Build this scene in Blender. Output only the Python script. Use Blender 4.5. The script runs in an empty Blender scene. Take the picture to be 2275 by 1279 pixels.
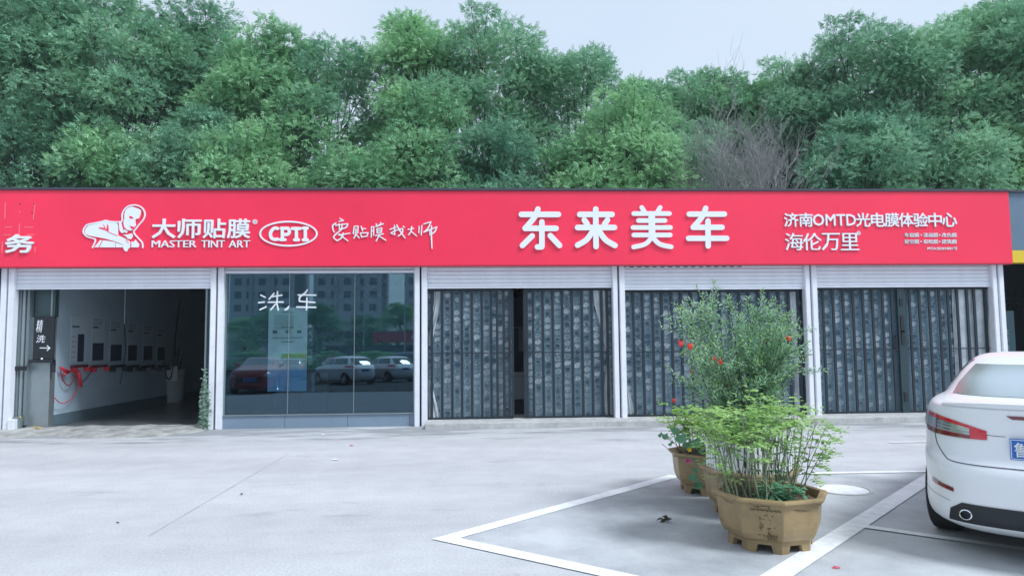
import bpy, bmesh, math, random
import numpy as np
from mathutils import Vector, Matrix
from mathutils.geometry import tessellate_polygon
random.seed(11); rng = np.random.default_rng(11)
S = bpy.context.scene; COL = S.collection
R = math.radians; PI = math.pi

# ------------------------------------------------------------------ camera
FPX, CX, CY = 1564.7, 1137.5, 639.5
CAM = np.array([8.6618, -13.4636, 1.6011])
YAW, PITCH, ROLL = R(2.9043), R(4.2176), R(-0.5204)
def cam_axes():
    f = np.array([math.sin(YAW)*math.cos(PITCH), math.cos(YAW)*math.cos(PITCH), math.sin(PITCH)])
    r = np.array([math.cos(YAW), -math.sin(YAW), 0.0]); u = np.cross(r, f)
    c, s = math.cos(ROLL), math.sin(ROLL)
    return c*r+s*u, -s*r+c*u, f
CR, CU, CF = cam_axes()
cam = bpy.data.cameras.new('camera'); co = bpy.data.objects.new('camera', cam); COL.objects.link(co)
m = Matrix.Identity(4)
for i in range(3):
    m[i][0] = CR[i]; m[i][1] = CU[i]; m[i][2] = -CF[i]; m[i][3] = CAM[i]
co.matrix_world = m
cam.sensor_width = 36; cam.lens = FPX/2275*36; cam.clip_end = 2000; cam.clip_start = .05
S.camera = co
def on(px, py, Y):
    """point of the vertical plane y=Y seen at photo pixel (px,py)"""
    d = CF + CR*(px-CX)/FPX - CU*(py-CY)/FPX
    return CAM + d*((Y-CAM[1])/d[1])
def gnd(px, py, z=0.0):
    d = CF + CR*(px-CX)/FPX - CU*(py-CY)/FPX
    return CAM + d*((z-CAM[2])/d[2])

# ------------------------------------------------------------------ light
SUN_EL, SUN_AZ = R(52), R(-35)          # azimuth of the direction towards the sun, from +x axis
w = bpy.data.worlds.new('World'); S.world = w; w.use_nodes = True
nt = w.node_tree; bg = nt.nodes['Background']
sky = nt.nodes.new('ShaderNodeTexSky'); sky.sky_type = 'NISHITA'; sky.sun_disc = False
sky.sun_elevation = SUN_EL; sky.sun_rotation = PI/2-SUN_AZ; sky.dust_density = 3; sky.air_density = 1.2
mx = nt.nodes.new('ShaderNodeMix'); mx.data_type = 'RGBA'; mx.inputs[0].default_value = .86
tc = nt.nodes.new('ShaderNodeTexCoord'); nz = nt.nodes.new('ShaderNodeTexNoise')
nz.inputs['Scale'].default_value = 2.2; nz.inputs['Detail'].default_value = 4
cr = nt.nodes.new('ShaderNodeValToRGB')
cr.color_ramp.elements[0].position = .35; cr.color_ramp.elements[0].color = (.72, .87, 1.06, 1)
cr.color_ramp.elements[1].position = .65; cr.color_ramp.elements[1].color = (.85, .96, 1.10, 1)
sc = nt.nodes.new('ShaderNodeVectorMath'); sc.operation = 'SCALE'; sc.inputs['Scale'].default_value = 3.9
nt.links.new(tc.outputs['Generated'], nz.inputs['Vector']); nt.links.new(nz.outputs[0], cr.inputs[0])
nt.links.new(cr.outputs[0], sc.inputs[0])
nt.links.new(sky.outputs[0], mx.inputs[6]); nt.links.new(sc.outputs[0], mx.inputs[7])
nt.links.new(mx.outputs[2], bg.inputs[0]); bg.inputs[1].default_value = .1
sl = bpy.data.lights.new('sun', 'SUN'); sl.energy = 1.5; sl.angle = R(16); sl.color = (.86, .93, 1.0)
so = bpy.data.objects.new('sun', sl); COL.objects.link(so)
sd = Vector((math.cos(SUN_EL)*math.cos(SUN_AZ), math.cos(SUN_EL)*math.sin(SUN_AZ), math.sin(SUN_EL)))
so.rotation_euler = sd.to_track_quat('Z', 'Y').to_euler(); so.location = (20, -20, 30)
S.view_settings.view_transform = 'Standard'; S.view_settings.look = 'None'
S.view_settings.exposure = 1.22; S.view_settings.gamma = 1
S.cycles.max_bounces = 8; S.cycles.transparent_max_bounces = 16; S.cycles.use_denoising = True

# ------------------------------------------------------------------ materials
def mat(name, col, rough=.6, metal=0., spec=.5, var=0., vscale=8., bump=0., bscale=40., coat=0., trans=0., emis=None, alt=None):
    m = bpy.data.materials.new(name); m.use_nodes = True; t = m.node_tree; n = t.nodes; L = t.links
    b = n['Principled BSDF']
    b.inputs['Roughness'].default_value = rough; b.inputs['Metallic'].default_value = metal
    b.inputs['Specular IOR Level'].default_value = spec; b.inputs['Coat Weight'].default_value = coat
    b.inputs['Base Color'].default_value = (*col, 1)
    if var or bump:
        tc = n.new('ShaderNodeTexCoord')
    if var:
        z = n.new('ShaderNodeTexNoise'); z.inputs['Scale'].default_value = vscale; z.inputs['Detail'].default_value = 7
        z.inputs['Roughness'].default_value = .65
        L.new(tc.outputs['Object'], z.inputs['Vector'])
        r = n.new('ShaderNodeValToRGB'); a = alt or tuple(c*(1-var) for c in col)
        r.color_ramp.elements[0].position = .32; r.color_ramp.elements[0].color = (*a, 1)
        r.color_ramp.elements[1].position = .68; r.color_ramp.elements[1].color = (*[min(1, c*(1+var*.35)) for c in col], 1)
        L.new(z.outputs[0], r.inputs[0]); L.new(r.outputs[0], b.inputs['Base Color'])
    if bump:
        z2 = n.new('ShaderNodeTexNoise'); z2.inputs['Scale'].default_value = bscale; z2.inputs['Detail'].default_value = 5
        L.new(tc.outputs['Object'], z2.inputs['Vector'])
        bp = n.new('ShaderNodeBump'); bp.inputs['Strength'].default_value = bump; bp.inputs['Distance'].default_value = .02
        L.new(z2.outputs[0], bp.inputs['Height']); L.new(bp.outputs[0], b.inputs['Normal'])
    return m
def leafmat(name, ca, cb, trans=.35, rough=.5, cc=None):
    m = bpy.data.materials.new(name); m.use_nodes = True; t = m.node_tree; n = t.nodes; L = t.links
    b = n['Principled BSDF']; b.inputs['Roughness'].default_value = rough; b.inputs['Specular IOR Level'].default_value = .35
    g = n.new('ShaderNodeNewGeometry'); o = n.new('ShaderNodeObjectInfo'); tc = n.new('ShaderNodeTexCoord')
    z = n.new('ShaderNodeTexNoise'); z.inputs['Scale'].default_value = 1.1; z.inputs['Detail'].default_value = 3
    L.new(tc.outputs['Object'], z.inputs['Vector'])
    a1 = n.new('ShaderNodeMath'); a1.operation = 'MULTIPLY_ADD'; a1.inputs[1].default_value = .4; L.new(g.outputs['Random Per Island'], a1.inputs[0])
    z2 = n.new('ShaderNodeMath'); z2.operation = 'MULTIPLY_ADD'; z2.inputs[1].default_value = 1.3; z2.inputs[2].default_value = -.45
    L.new(z.outputs[0], z2.inputs[0]); L.new(z2.outputs[0], a1.inputs[2])
    a2 = n.new('ShaderNodeMath'); a2.operation = 'MULTIPLY_ADD'; a2.inputs[1].default_value = .35
    L.new(o.outputs['Random'], a2.inputs[0]); L.new(a1.outputs[0], a2.inputs[2])
    r = n.new('ShaderNodeValToRGB'); r.color_ramp.elements[0].color = (*ca, 1); r.color_ramp.elements[1].color = (*cb, 1)
    r.color_ramp.elements[0].position = .1; r.color_ramp.elements[1].position = .95
    L.new(a2.outputs[0], r.inputs[0]); L.new(r.outputs[0], b.inputs['Base Color'])
    tr = n.new('ShaderNodeBsdfTranslucent'); L.new(r.outputs[0], tr.inputs[0])
    ms = n.new('ShaderNodeMixShader'); ms.inputs[0].default_value = trans
    L.new(b.outputs[0], ms.inputs[1]); L.new(tr.outputs[0], ms.inputs[2]); L.new(ms.outputs[0], n['Material Output'].inputs[0])
    return m
def glassmat(name, tint, refl=.3, film=None, filmfac=0., rough=0.0):
    m = bpy.data.materials.new(name); m.use_nodes = True; t = m.node_tree; n = t.nodes; L = t.links
    n.remove(n['Principled BSDF'])
    tr = n.new('ShaderNodeBsdfTransparent'); tr.inputs[0].default_value = (*tint, 1)
    gl = n.new('ShaderNodeBsdfGlossy'); gl.inputs['Roughness'].default_value = rough; gl.inputs[0].default_value = (.55, .80, .95, 1)
    fr = n.new('ShaderNodeFresnel'); fr.inputs[0].default_value = 1.5
    ad = n.new('ShaderNodeMath'); ad.operation = 'MULTIPLY_ADD'; ad.inputs[1].default_value = 1-refl; ad.inputs[2].default_value = refl
    L.new(fr.outputs[0], ad.inputs[0])
    base = tr
    if film:
        df = n.new('ShaderNodeBsdfDiffuse'); df.inputs[0].default_value = (*film, 1)
        mf = n.new('ShaderNodeMixShader'); mf.inputs[0].default_value = filmfac
        L.new(tr.outputs[0], mf.inputs[1]); L.new(df.outputs[0], mf.inputs[2]); base = mf
    ms = n.new('ShaderNodeMixShader'); L.new(ad.outputs[0], ms.inputs[0]); L.new(base.outputs[0], ms.inputs[1]); L.new(gl.outputs[0], ms.inputs[2])
    L.new(ms.outputs[0], n['Material Output'].inputs[0])
    return m
def math_node(n, L, op, a, b=None, c=None):
    x = n.new('ShaderNodeMath'); x.operation = op
    for i, v in enumerate((a, b, c)):
        if v is None: continue
        if isinstance(v, (int, float)): x.inputs[i].default_value = v
        else: L.new(v, x.inputs[i])
    return x.outputs[0]

def groundmat():
    m = bpy.data.materials.new('worn_concrete'); m.use_nodes = True; t = m.node_tree; n = t.nodes; L = t.links
    b = n['Principled BSDF']; tc = n.new('ShaderNodeTexCoord'); P = tc.outputs['Object']
    def noise(s, d, vec=P, r=.6):
        z = n.new('ShaderNodeTexNoise'); z.inputs['Scale'].default_value = s; z.inputs['Detail'].default_value = d; z.inputs['Roughness'].default_value = r
        L.new(vec, z.inputs['Vector']); return z.outputs[0]
    def ramp(v, p0, c0, p1, c1):
        r = n.new('ShaderNodeValToRGB'); r.color_ramp.elements[0].position = p0; r.color_ramp.elements[1].position = p1
        r.color_ramp.elements[0].color = c0 if len(c0) == 4 else (*c0, 1); r.color_ramp.elements[1].color = c1 if len(c1) == 4 else (*c1, 1)
        L.new(v, r.inputs[0]); return r.outputs[0]
    def mixc(f, a, c, mode='MIX'):
        x = n.new('ShaderNodeMix'); x.data_type = 'RGBA'; x.blend_type = mode
        if isinstance(f, (int, float)): x.inputs[0].default_value = f
        else: L.new(f, x.inputs[0])
        for i, v in ((6, a), (7, c)):
            if isinstance(v, tuple): x.inputs[i].default_value = (*v, 1)
            else: L.new(v, x.inputs[i])
        return x.outputs[2]
    mp = n.new('ShaderNodeMapping'); mp.inputs['Scale'].default_value = (.35, 1.6, 1); L.new(P, mp.inputs[0])
    base = ramp(noise(.55, 6, mp.outputs[0]), .30, (.46, .467, .48), .68, (.58, .588, .60))
    fine = ramp(noise(45, 6), .3, (.80, .80, .80), .7, (1.08, 1.08, 1.08))
    blot = ramp(noise(2.6, 6), .35, (.94, .94, .95), .6, (1.03, 1.03, 1.03)); base = mixc(1., base, blot, 'MULTIPLY')
    base = mixc(1., base, fine, 'MULTIPLY')
    grit = ramp(noise(260, 2), .25, (.8, .8, .8), .5, (1, 1, 1)); base = mixc(1., base, grit, 'MULTIPLY')
    # damp dirt along the foot of the facade
    sx = n.new('ShaderNodeSeparateXYZ'); L.new(P, sx.inputs[0])
    near = n.new('ShaderNodeMapRange'); near.inputs[1].default_value = -2.3; near.inputs[2].default_value = -.45; L.new(sx.outputs[1], near.inputs[0])
    left = n.new('ShaderNodeMapRange'); left.inputs[1].default_value = 4.0; left.inputs[2].default_value = 0; left.inputs[3].default_value = 0; left.inputs[4].default_value = .35; L.new(sx.outputs[0], left.inputs[0])
    nn = noise(1.0, 8, mp.outputs[0], .7)
    v = math_node(n, L, 'ADD', math_node(n, L, 'MULTIPLY', near.outputs[0], .19), nn)
    lf = math_node(n, L, 'MULTIPLY', left.outputs[0], near.outputs[0]); v = math_node(n, L, 'ADD', v, math_node(n, L, 'MULTIPLY', lf, .25))
    st = ramp(v, .61, (0, 0, 0), .70, (1, 1, 1))
    base = mixc(math_node(n, L, 'MULTIPLY', st, .62), base, (.17, .18, .19))
    # tyre scuffs and spots
    sp = ramp(noise(9, 4), .66, (0, 0, 0), .73, (1, 1, 1)); base = mixc(math_node(n, L, 'MULTIPLY', sp, .28), base, (.2, .2, .2))
    L.new(base, b.inputs['Base Color'])
    b.inputs['Roughness'].default_value = .72; b.inputs['Specular IOR Level'].default_value = .4
    bp = n.new('ShaderNodeBump'); bp.inputs['Strength'].default_value = .25; bp.inputs['Distance'].default_value = .01
    L.new(noise(90, 5), bp.inputs['Height']); L.new(bp.outputs[0], b.inputs['Normal'])
    return m
def asphaltmat():
    m = bpy.data.materials.new('worn_asphalt'); m.use_nodes = True; t = m.node_tree; n = t.nodes; L = t.links
    b = n['Principled BSDF']; tc = n.new('ShaderNodeTexCoord'); P = tc.outputs['Object']
    def noise(s, d, r=.6):
        z = n.new('ShaderNodeTexNoise'); z.inputs['Scale'].default_value = s; z.inputs['Detail'].default_value = d; z.inputs['Roughness'].default_value = r
        L.new(P, z.inputs['Vector']); return z.outputs[0]
    r = n.new('ShaderNodeValToRGB'); r.color_ramp.elements[0].position = .28; r.color_ramp.elements[0].color = (.34, .36, .385, 1)
    r.color_ramp.elements[1].position = .62; r.color_ramp.elements[1].color = (.60, .62, .64, 1)
    # damp beside the pots, their shade painted into the colour with it
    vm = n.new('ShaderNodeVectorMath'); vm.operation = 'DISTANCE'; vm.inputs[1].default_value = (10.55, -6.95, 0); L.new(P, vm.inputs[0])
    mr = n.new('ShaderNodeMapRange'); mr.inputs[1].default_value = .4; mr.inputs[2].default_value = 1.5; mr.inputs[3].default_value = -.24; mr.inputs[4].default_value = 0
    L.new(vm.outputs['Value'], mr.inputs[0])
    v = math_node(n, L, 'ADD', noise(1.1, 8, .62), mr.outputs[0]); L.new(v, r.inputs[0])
    f = n.new('ShaderNodeValToRGB'); f.color_ramp.elements[0].position = .3; f.color_ramp.elements[0].color = (.72, .72, .72, 1); f.color_ramp.elements[1].position = .65
    L.new(noise(180, 3), f.inputs[0])
    x = n.new('ShaderNodeMix'); x.data_type = 'RGBA'; x.blend_type = 'MULTIPLY'; x.inputs[0].default_value = 1
    L.new(r.outputs[0], x.inputs[6]); L.new(f.outputs[0], x.inputs[7]); L.new(x.outputs[2], b.inputs['Base Color'])
    b.inputs['Roughness'].default_value = .75
    bp = n.new('ShaderNodeBump'); bp.inputs['Strength'].default_value = .35; bp.inputs['Distance'].default_value = .01
    L.new(noise(140, 4), bp.inputs['Height']); L.new(bp.outputs[0], b.inputs['Normal'])
    return m
def stripmat():
    """soft clear plastic curtain strips, embossed with discs and rings; warped reflections are painted in as tones"""
    m = bpy.data.materials.new('embossed_clear_plastic'); m.use_nodes = True; t = m.node_tree; n = t.nodes; L = t.links
    b = n['Principled BSDF']; tc = n.new('ShaderNodeTexCoord'); sx = n.new('ShaderNodeSeparateXYZ'); L.new(tc.outputs['Object'], sx.inputs[0])
    oi = n.new('ShaderNodeObjectInfo')
    M = lambda op, a, b=None, c=None: math_node(n, L, op, a, b, c)
    X, Z = sx.outputs[0], sx.outputs[2]
    zz = M('ADD', M('MULTIPLY', Z, 8.0), M('MULTIPLY', oi.outputs['Random'], 31.7))
    cell = M('FLOOR', zz); fz = M('SUBTRACT', M('FRACT', zz), .5)
    wn = n.new('ShaderNodeTexWhiteNoise'); wn.noise_dimensions = '2D'
    cb = n.new('ShaderNodeCombineXYZ'); L.new(cell, cb.inputs[0]); L.new(oi.outputs['Random'], cb.inputs[1]); L.new(cb.outputs[0], wn.inputs['Vector'])
    rnd = wn.outputs['Value']
    nz = n.new('ShaderNodeTexNoise'); nz.inputs['Scale'].default_value = 14; nz.inputs['Detail'].default_value = 3; L.new(tc.outputs['Object'], nz.inputs['Vector'])
    wob = M('MULTIPLY', M('SUBTRACT', nz.outputs[0], .5), .75)
    xx = M('ADD', M('MULTIPLY', X, 7.0), wob); fz2 = M('ADD', fz, wob)
    d = M('SQRT', M('ADD', M('MULTIPLY', xx, xx), M('MULTIPLY', fz2, fz2)))
    rad = M('MULTIPLY_ADD', rnd, .25, .16)
    ring = M('SUBTRACT', 1., M('MINIMUM', M('MULTIPLY', M('ABSOLUTE', M('SUBTRACT', d, rad)), 11.), 1.))
    disc = M('LESS_THAN', d, rad)
    has = M('GREATER_THAN', rnd, .25)
    wn2 = n.new('ShaderNodeTexWhiteNoise'); wn2.noise_dimensions = '2D'
    cb2 = n.new('ShaderNodeCombineXYZ'); L.new(cell, cb2.inputs[1]); L.new(oi.outputs['Random'], cb2.inputs[0]); L.new(cb2.outputs[0], wn2.inputs['Vector'])
    r2 = wn2.outputs['Value']
    h = M('MULTIPLY', has, M('ADD', M('MULTIPLY', ring, .7), M('MULTIPLY', disc, M('SUBTRACT', r2, .5))))
    n3 = n.new('ShaderNodeTexNoise'); n3.inputs['Scale'].default_value = 26; n3.inputs['Detail'].default_value = 4; L.new(tc.outputs['Object'], n3.inputs['Vector'])
    tone = M('ADD', M('MULTIPLY_ADD', h, .50, .24), M('MULTIPLY', M('SUBTRACT', n3.outputs[0], .5), .55))
    sd_ = M('SUBTRACT', 1., M('MINIMUM', M('MULTIPLY', M('MAXIMUM', M('SUBTRACT', d, .30), 0.), 7.), 1.))
    tone = M('ADD', tone, M('MULTIPLY', sd_, M('MULTIPLY', M('SUBTRACT', r2, .35), .75)))
    # lower part of each strip is plain
    low = n.new('ShaderNodeMapRange'); low.inputs[1].default_value = .55; low.inputs[2].default_value = 1.1; low.inputs[3].default_value = .45; low.inputs[4].default_value = 1.; L.new(Z, low.inputs[0])
    tone = M('ADD', M('MULTIPLY', M('SUBTRACT', tone, .34), low.outputs[0]), .34)
    r = n.new('ShaderNodeValToRGB'); r.color_ramp.elements[0].position = .05; r.color_ramp.elements[0].color = (.035, .10, .15, 1)
    r.color_ramp.elements[1].position = .85; r.color_ramp.elements[1].color = (.54, .63, .70, 1)
    e = r.color_ramp.elements.new(.38); e.color = (.20, .30, .37, 1)
    L.new(tone, r.inputs[0]); L.new(r.outputs[0], b.inputs['Base Color'])  # disc and ring tones paint warped reflections into the base colour
    b.inputs['Roughness'].default_value = .18; b.inputs['Specular IOR Level'].default_value = .8
    bp = n.new('ShaderNodeBump'); bp.inputs['Strength'].default_value = .6; bp.inputs['Distance'].default_value = .02
    L.new(M('ADD', h, M('MULTIPLY', nz.outputs[0], .8)), bp.inputs['Height']); L.new(bp.outputs[0], b.inputs['Normal'])
    tr = n.new('ShaderNodeBsdfTransparent'); ms = n.new('ShaderNodeMixShader'); ms.inputs[0].default_value = .12
    L.new(b.outputs[0], ms.inputs[1]); L.new(tr.outputs[0], ms.inputs[2]); L.new(ms.outputs[0], n['Material Output'].inputs[0])
    return m

M_ = dict(
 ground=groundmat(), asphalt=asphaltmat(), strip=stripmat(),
 paint=mat('road_paint', (.84, .86, .88), .6, var=.18, vscale=9, bump=.1),
 step=mat('step_concrete', (.50, .50, .49), .8, var=.3, vscale=5, bump=.3),
 ramp=mat('ramp_concrete', (.40, .40, .38), .85, var=.5, vscale=3.5, bump=.8, bscale=14),
 redsign=mat('red_sign_film', (.96, .032, .090), .34, spec=.5, var=.13, vscale=.35, bump=.02, bscale=1.5),
 letter=mat('white_letter', (.80, .84, .88), .35),
 ghost=mat('old_glue', (.85, .25, .28), .6),
 lettered=mat('letter_side', (.62, .62, .66), .4),
 edge=mat('dark_flashing', (.055, .05, .075), .45),
 white_metal=mat('white_painted_metal', (.78, .80, .86), .4, var=.10, vscale=3),
 slat=mat('shutter_slat', (.78, .82, .90), .42, var=.10, vscale=2.5),
 gap=mat('dark_gap', (.015, .02, .03), .8),
 bar=mat('gate_bar', (.012, .022, .034), .45),
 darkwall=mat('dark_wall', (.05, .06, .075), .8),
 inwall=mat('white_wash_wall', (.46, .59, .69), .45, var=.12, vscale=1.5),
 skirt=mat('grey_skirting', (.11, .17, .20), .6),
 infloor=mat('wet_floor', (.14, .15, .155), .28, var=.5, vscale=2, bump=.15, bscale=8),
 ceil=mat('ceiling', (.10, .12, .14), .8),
 steel=mat('brushed_steel', (.33, .38, .40), .35, metal=.6, var=.12, vscale=2),
 alu=mat('grey_aluminium', (.20, .25, .27), .4, metal=.4),
 panel=mat('blue_grey_panel', (.20, .27, .35), .4, var=.08, vscale=2),
 black=mat('black_plastic', (.012, .015, .02), .45),
 rubber=mat('rubber', (.018, .018, .02), .75, var=.3, vscale=30),
 roof=mat('roof_sheet', (.14, .15, .17), .6, var=.3, vscale=2),
 brickwall=mat('grey_render', (.32, .33, .34), .85, var=.2, vscale=3, bump=.2),
 greyfascia=mat('blue_grey_fascia', (.12, .19, .26), .45, var=.12, vscale=3),
 yellow=mat('yellow_stripe', (.70, .50, .03), .45),
 pot=mat('glazed_brown_pot', (.33, .235, .115), .40, var=.35, vscale=4.5, bump=.2, bscale=12, alt=(.22, .155, .075)),
 potdark=mat('engraved_line', (.15, .105, .05), .7),
 soil=mat('soil', (.115, .085, .06), .95, var=.6, vscale=30, bump=1., bscale=35),
 picket=mat('white_plastic', (.80, .82, .85), .45, var=.08, vscale=9),
 bark=mat('bark', (.075, .065, .055), .9, var=.4, vscale=10, bump=.5),
 deadbark=mat('dead_branch', (.40, .39, .385), .9, var=.3, vscale=9),
 stem=mat('green_stem', (.20, .25, .15), .6, var=.35, vscale=10),
 brownstem=mat('brown_stem', (.085, .08, .055), .7, var=.35, vscale=10),
 treeleaf=leafmat('tree_leaf', (.095, .285, .195), (.41, .68, .42), .34),
 treeleaf2=leafmat('tree_leaf_dark', (.085, .265, .19), (.38, .64, .40), .34),
 treeleaf3=leafmat('tree_leaf_pale', (.115, .33, .19), (.43, .71, .38), .34),
 pomleaf=leafmat('narrow_leaf', (.22, .44, .26), (.56, .76, .52), .4, .35),
 pomtip=leafmat('fresh_leaf', (.22, .42, .10), (.40, .60, .18), .35, .4),
 limeleaf=leafmat('lime_leaf', (.24, .45, .13), (.50, .70, .27), .42, .5),
 limeleaf2=leafmat('bright_leaf', (.20, .42, .07), (.42, .64, .14), .4, .5),
 bigleaf=leafmat('squash_leaf', (.09, .25, .14), (.18, .38, .22), .3, .5),
 weed=leafmat('weed_leaf', (.20, .34, .27), (.40, .54, .42), .3),
 redflower=mat('red_petal', (.85, .05, .025), .5), pinkflower=mat('magenta_petal', (.75, .03, .35), .5),
 yellowflower=mat('yellow_petal', (.85, .55, .02), .5), driedfruit=mat('dried_bud', (.28, .10, .06), .7),
 carwhite=mat('white_car_paint', (.82, .835, .86), .35, spec=.4, coat=.35),
 carred=mat('red_car_paint', (.30, .012, .02), .3, coat=1.), cargrey=mat('blue_grey_car_paint', (.13, .18, .26), .3, coat=1.),
 carglass=mat('car_glass', (.02, .03, .04), .04, spec=1., coat=1.),
 skyglass=mat('rear_screen', (.85, .92, .95), .22, metal=1.),
 lampred=mat('red_lens', (.62, .012, .03), .12, coat=1.), lampdark=mat('dark_red_lens', (.16, .008, .02), .15, coat=1.),
 lampclear=mat('clear_lens', (.34, .36, .40), .2, metal=.2, coat=.4), chrome=mat('chrome', (.75, .77, .8), .12, metal=1.),
 platein=mat('plate_blue', (.02, .14, .47), .4), seam=mat('panel_gap', (.10, .10, .14), .8),
 redplastic=mat('red_hose', (.62, .03, .05), .45), blackhose=mat('black_hose', (.02, .022, .03), .5),
 yellowhose=mat('yellow_hose', (.72, .50, .10), .5), wallsheet=mat('poster_sheet', (.50, .60, .66), .5), paper=mat('white_paper', (.62, .66, .68), .6),
 posterblue=mat('poster_blue', (.82, .96, .98), .5), posterdark=mat('poster_dark', (.03, .04, .07), .5), ink=mat('grey_ink', (.09, .13, .16), .6),
 lime=mat('lime_band', (.52, .60, .16), .5), card=mat('cardboard', (.34, .26, .17), .8, var=.2, vscale=8),
 curtain=mat('translucent_drape', (.50, .56, .60), .25, spec=.8, var=.35, vscale=4),
 cabinet=mat('cabinet_front', (.33, .37, .40), .5), rust=mat('rusty_leaf', (.05, .042, .03), .9, var=.5, vscale=40),
 tower=mat('tower_render', (.34, .37, .40), .8, var=.1), towerwin=mat('tower_window', (.05, .07, .09), .2),
 glass=glassmat('shop_glass', (.60, .74, .84), .05), film=glassmat('filmed_glass', (.95, 1., 1.), .14, (.04, .20, .28), .06),
 hazeglass=glassmat('door_glass', (.5, .62, .66), .12, (.25, .33, .36), .15, .05),
)

# ------------------------------------------------------------------ mesh helpers
class MB:
    def __init__(s): s.v = []; s.f = []; s.mi = []; s.cur = 0
    def add(s, vs, fs):
        k = len(s.v); s.v += [tuple(map(float, p)) for p in vs]
        for f in fs: s.f.append([k+i for i in f]); s.mi.append(s.cur)
        return s
    def box(s, x0, x1, y0, y1, z0, z1):
        return s.add([(x0,y0,z0),(x1,y0,z0),(x1,y1,z0),(x0,y1,z0),(x0,y0,z1),(x1,y0,z1),(x1,y1,z1),(x0,y1,z1)],
                     [(0,3,2,1),(4,5,6,7),(0,1,5,4),(1,2,6,5),(2,3,7,6),(3,0,4,7)])
    def prism(s, poly, h0, h1, f=lambda p, h: (p[0], p[1], h)):
        """extruded polygon; f maps (2D point, height) to 3D"""
        n = len(poly); P = [Vector((p[0], p[1], 0)) for p in poly]
        tri = tessellate_polygon([P])
        vs = [f(p, h0) for p in poly]+[f(p, h1) for p in poly]
        fs = [tuple(t) for t in tri]+[tuple(n+i for i in reversed(t)) for t in tri]+[(i, (i+1) % n, n+(i+1) % n, n+i) for i in range(n)]
        return s.add(vs, fs)
    def tube(s, pts, r, n=6, cap=True):
        pts = [Vector(p) for p in pts]; rr = r if isinstance(r, (list, tuple)) else [r]*len(pts)
        k = len(s.v); prev = None
        for i, p in enumerate(pts):
            a = pts[max(0, i-1)]; b = pts[min(len(pts)-1, i+1)]; t = (b-a).normalized() if (b-a).length > 1e-9 else Vector((0, 0, 1))
            if prev is None: u = t.orthogonal().normalized()
            else:
                u = prev - t*prev.dot(t)
                u = u.normalized() if u.length > 1e-6 else t.orthogonal().normalized()
            prev = u; v = t.cross(u)
            for j in range(n):
                a_ = 2*PI*j/n; q = p+(u*math.cos(a_)+v*math.sin(a_))*rr[i]; s.v.append(tuple(q))
        for i in range(len(pts)-1):
            for j in range(n):
                s.f.append([k+i*n+j, k+i*n+(j+1) % n, k+(i+1)*n+(j+1) % n, k+(i+1)*n+j]); s.mi.append(s.cur)
        if cap:
            s.f.append([k+j for j in reversed(range(n))]); s.f.append([k+(len(pts)-1)*n+j for j in range(n)]); s.mi += [s.cur]*2
        return s
    def lathe(s, prof, n=24, axis='z', c=(0, 0, 0)):
        k = len(s.v)
        for r, h in prof:
            for j in range(n):
                a = 2*PI*j/n; x, y = r*math.cos(a), r*math.sin(a)
                s.v.append((c[0]+x, c[1]+y, c[2]+h) if axis == 'z' else (c[0]+x, c[1]+h, c[2]+y))
        for i in range(len(prof)-1):
            for j in range(n):
                s.f.append([k+i*n+j, k+i*n+(j+1) % n, k+(i+1)*n+(j+1) % n, k+(i+1)*n+j]); s.mi.append(s.cur)
        return s
def worldloc(o):
    l = Vector((0, 0, 0))
    while o: l += o.location; o = o.parent
    return l
def link(name, me, parent=None, loc=(0, 0, 0)):
    o = bpy.data.objects.new(name, me); COL.objects.link(o); o.location = loc
    if parent: o.parent = parent
    return o
def mesh(name, mb, mats, smooth=False, off=None, bevel=0):
    me = bpy.data.meshes.new(name); v = mb.v
    if off is not None and off.length > 0: v = [(a-off.x, b-off.y, c-off.z) for a, b, c in v]
    me.from_pydata(v, [], mb.f)
    for x in (mats if isinstance(mats, (list, tuple)) else [mats]): me.materials.append(M_[x] if isinstance(x, str) else x)
    me.polygons.foreach_set('material_index', mb.mi)
    bm = bmesh.new(); bm.from_mesh(me)
    bmesh.ops.recalc_face_normals(bm, faces=bm.faces)
    if bevel:
        es = [e for e in bm.edges if len(e.link_faces) == 2 and e.calc_face_angle(0) > .6]
        bmesh.ops.bevel(bm, geom=es, offset=bevel, segments=2, affect='EDGES', profile=.6)
    bm.to_mesh(me); bm.free()
    if smooth:
        me.polygons.foreach_set('use_smooth', [True]*len(me.polygons))
        if smooth is not True: me.set_sharp_from_angle(angle=smooth)
    me.update(); return me
def obj(name, mb, mats, parent=None, smooth=False, bevel=0):
    return link(name, mesh(name, mb, mats, smooth, worldloc(parent) if parent else None, bevel), parent)
def tag(o, label=None, cat=None, group=None, kind=None):
    for k, v in (('label', label), ('category', cat), ('group', group), ('kind', kind)):
        if v: o[k] = v
    return o
def thing(name, label, cat, loc=(0, 0, 0), group=None):
    o = bpy.data.objects.new(name, None); COL.objects.link(o); o.location = loc; o.empty_display_size = .1
    return tag(o, label, cat, group)
def copy_tree(o, parent=None):
    c = o.copy(); COL.objects.link(c); c.parent = parent
    for ch in list(o.children): copy_tree(ch, c)
    return c
def rawmesh(name, V, F, mats, mi=None, smooth=False):
    """V (n,3), F (m,4) arrays of quads"""
    me = bpy.data.meshes.new(name); V = np.asarray(V, dtype=np.float32); F = np.asarray(F, dtype=np.int32)
    me.vertices.add(len(V)); me.vertices.foreach_set('co', V.ravel())
    k = F.shape[1]; me.loops.add(F.size); me.loops.foreach_set('vertex_index', F.ravel())
    me.polygons.add(len(F)); me.polygons.foreach_set('loop_start', np.arange(len(F), dtype=np.int32)*k)
    for x in mats: me.materials.append(M_[x])
    if mi is not None: me.polygons.foreach_set('material_index', np.asarray(mi, dtype=np.int32))
    me.update(calc_edges=True)
    return me

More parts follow.
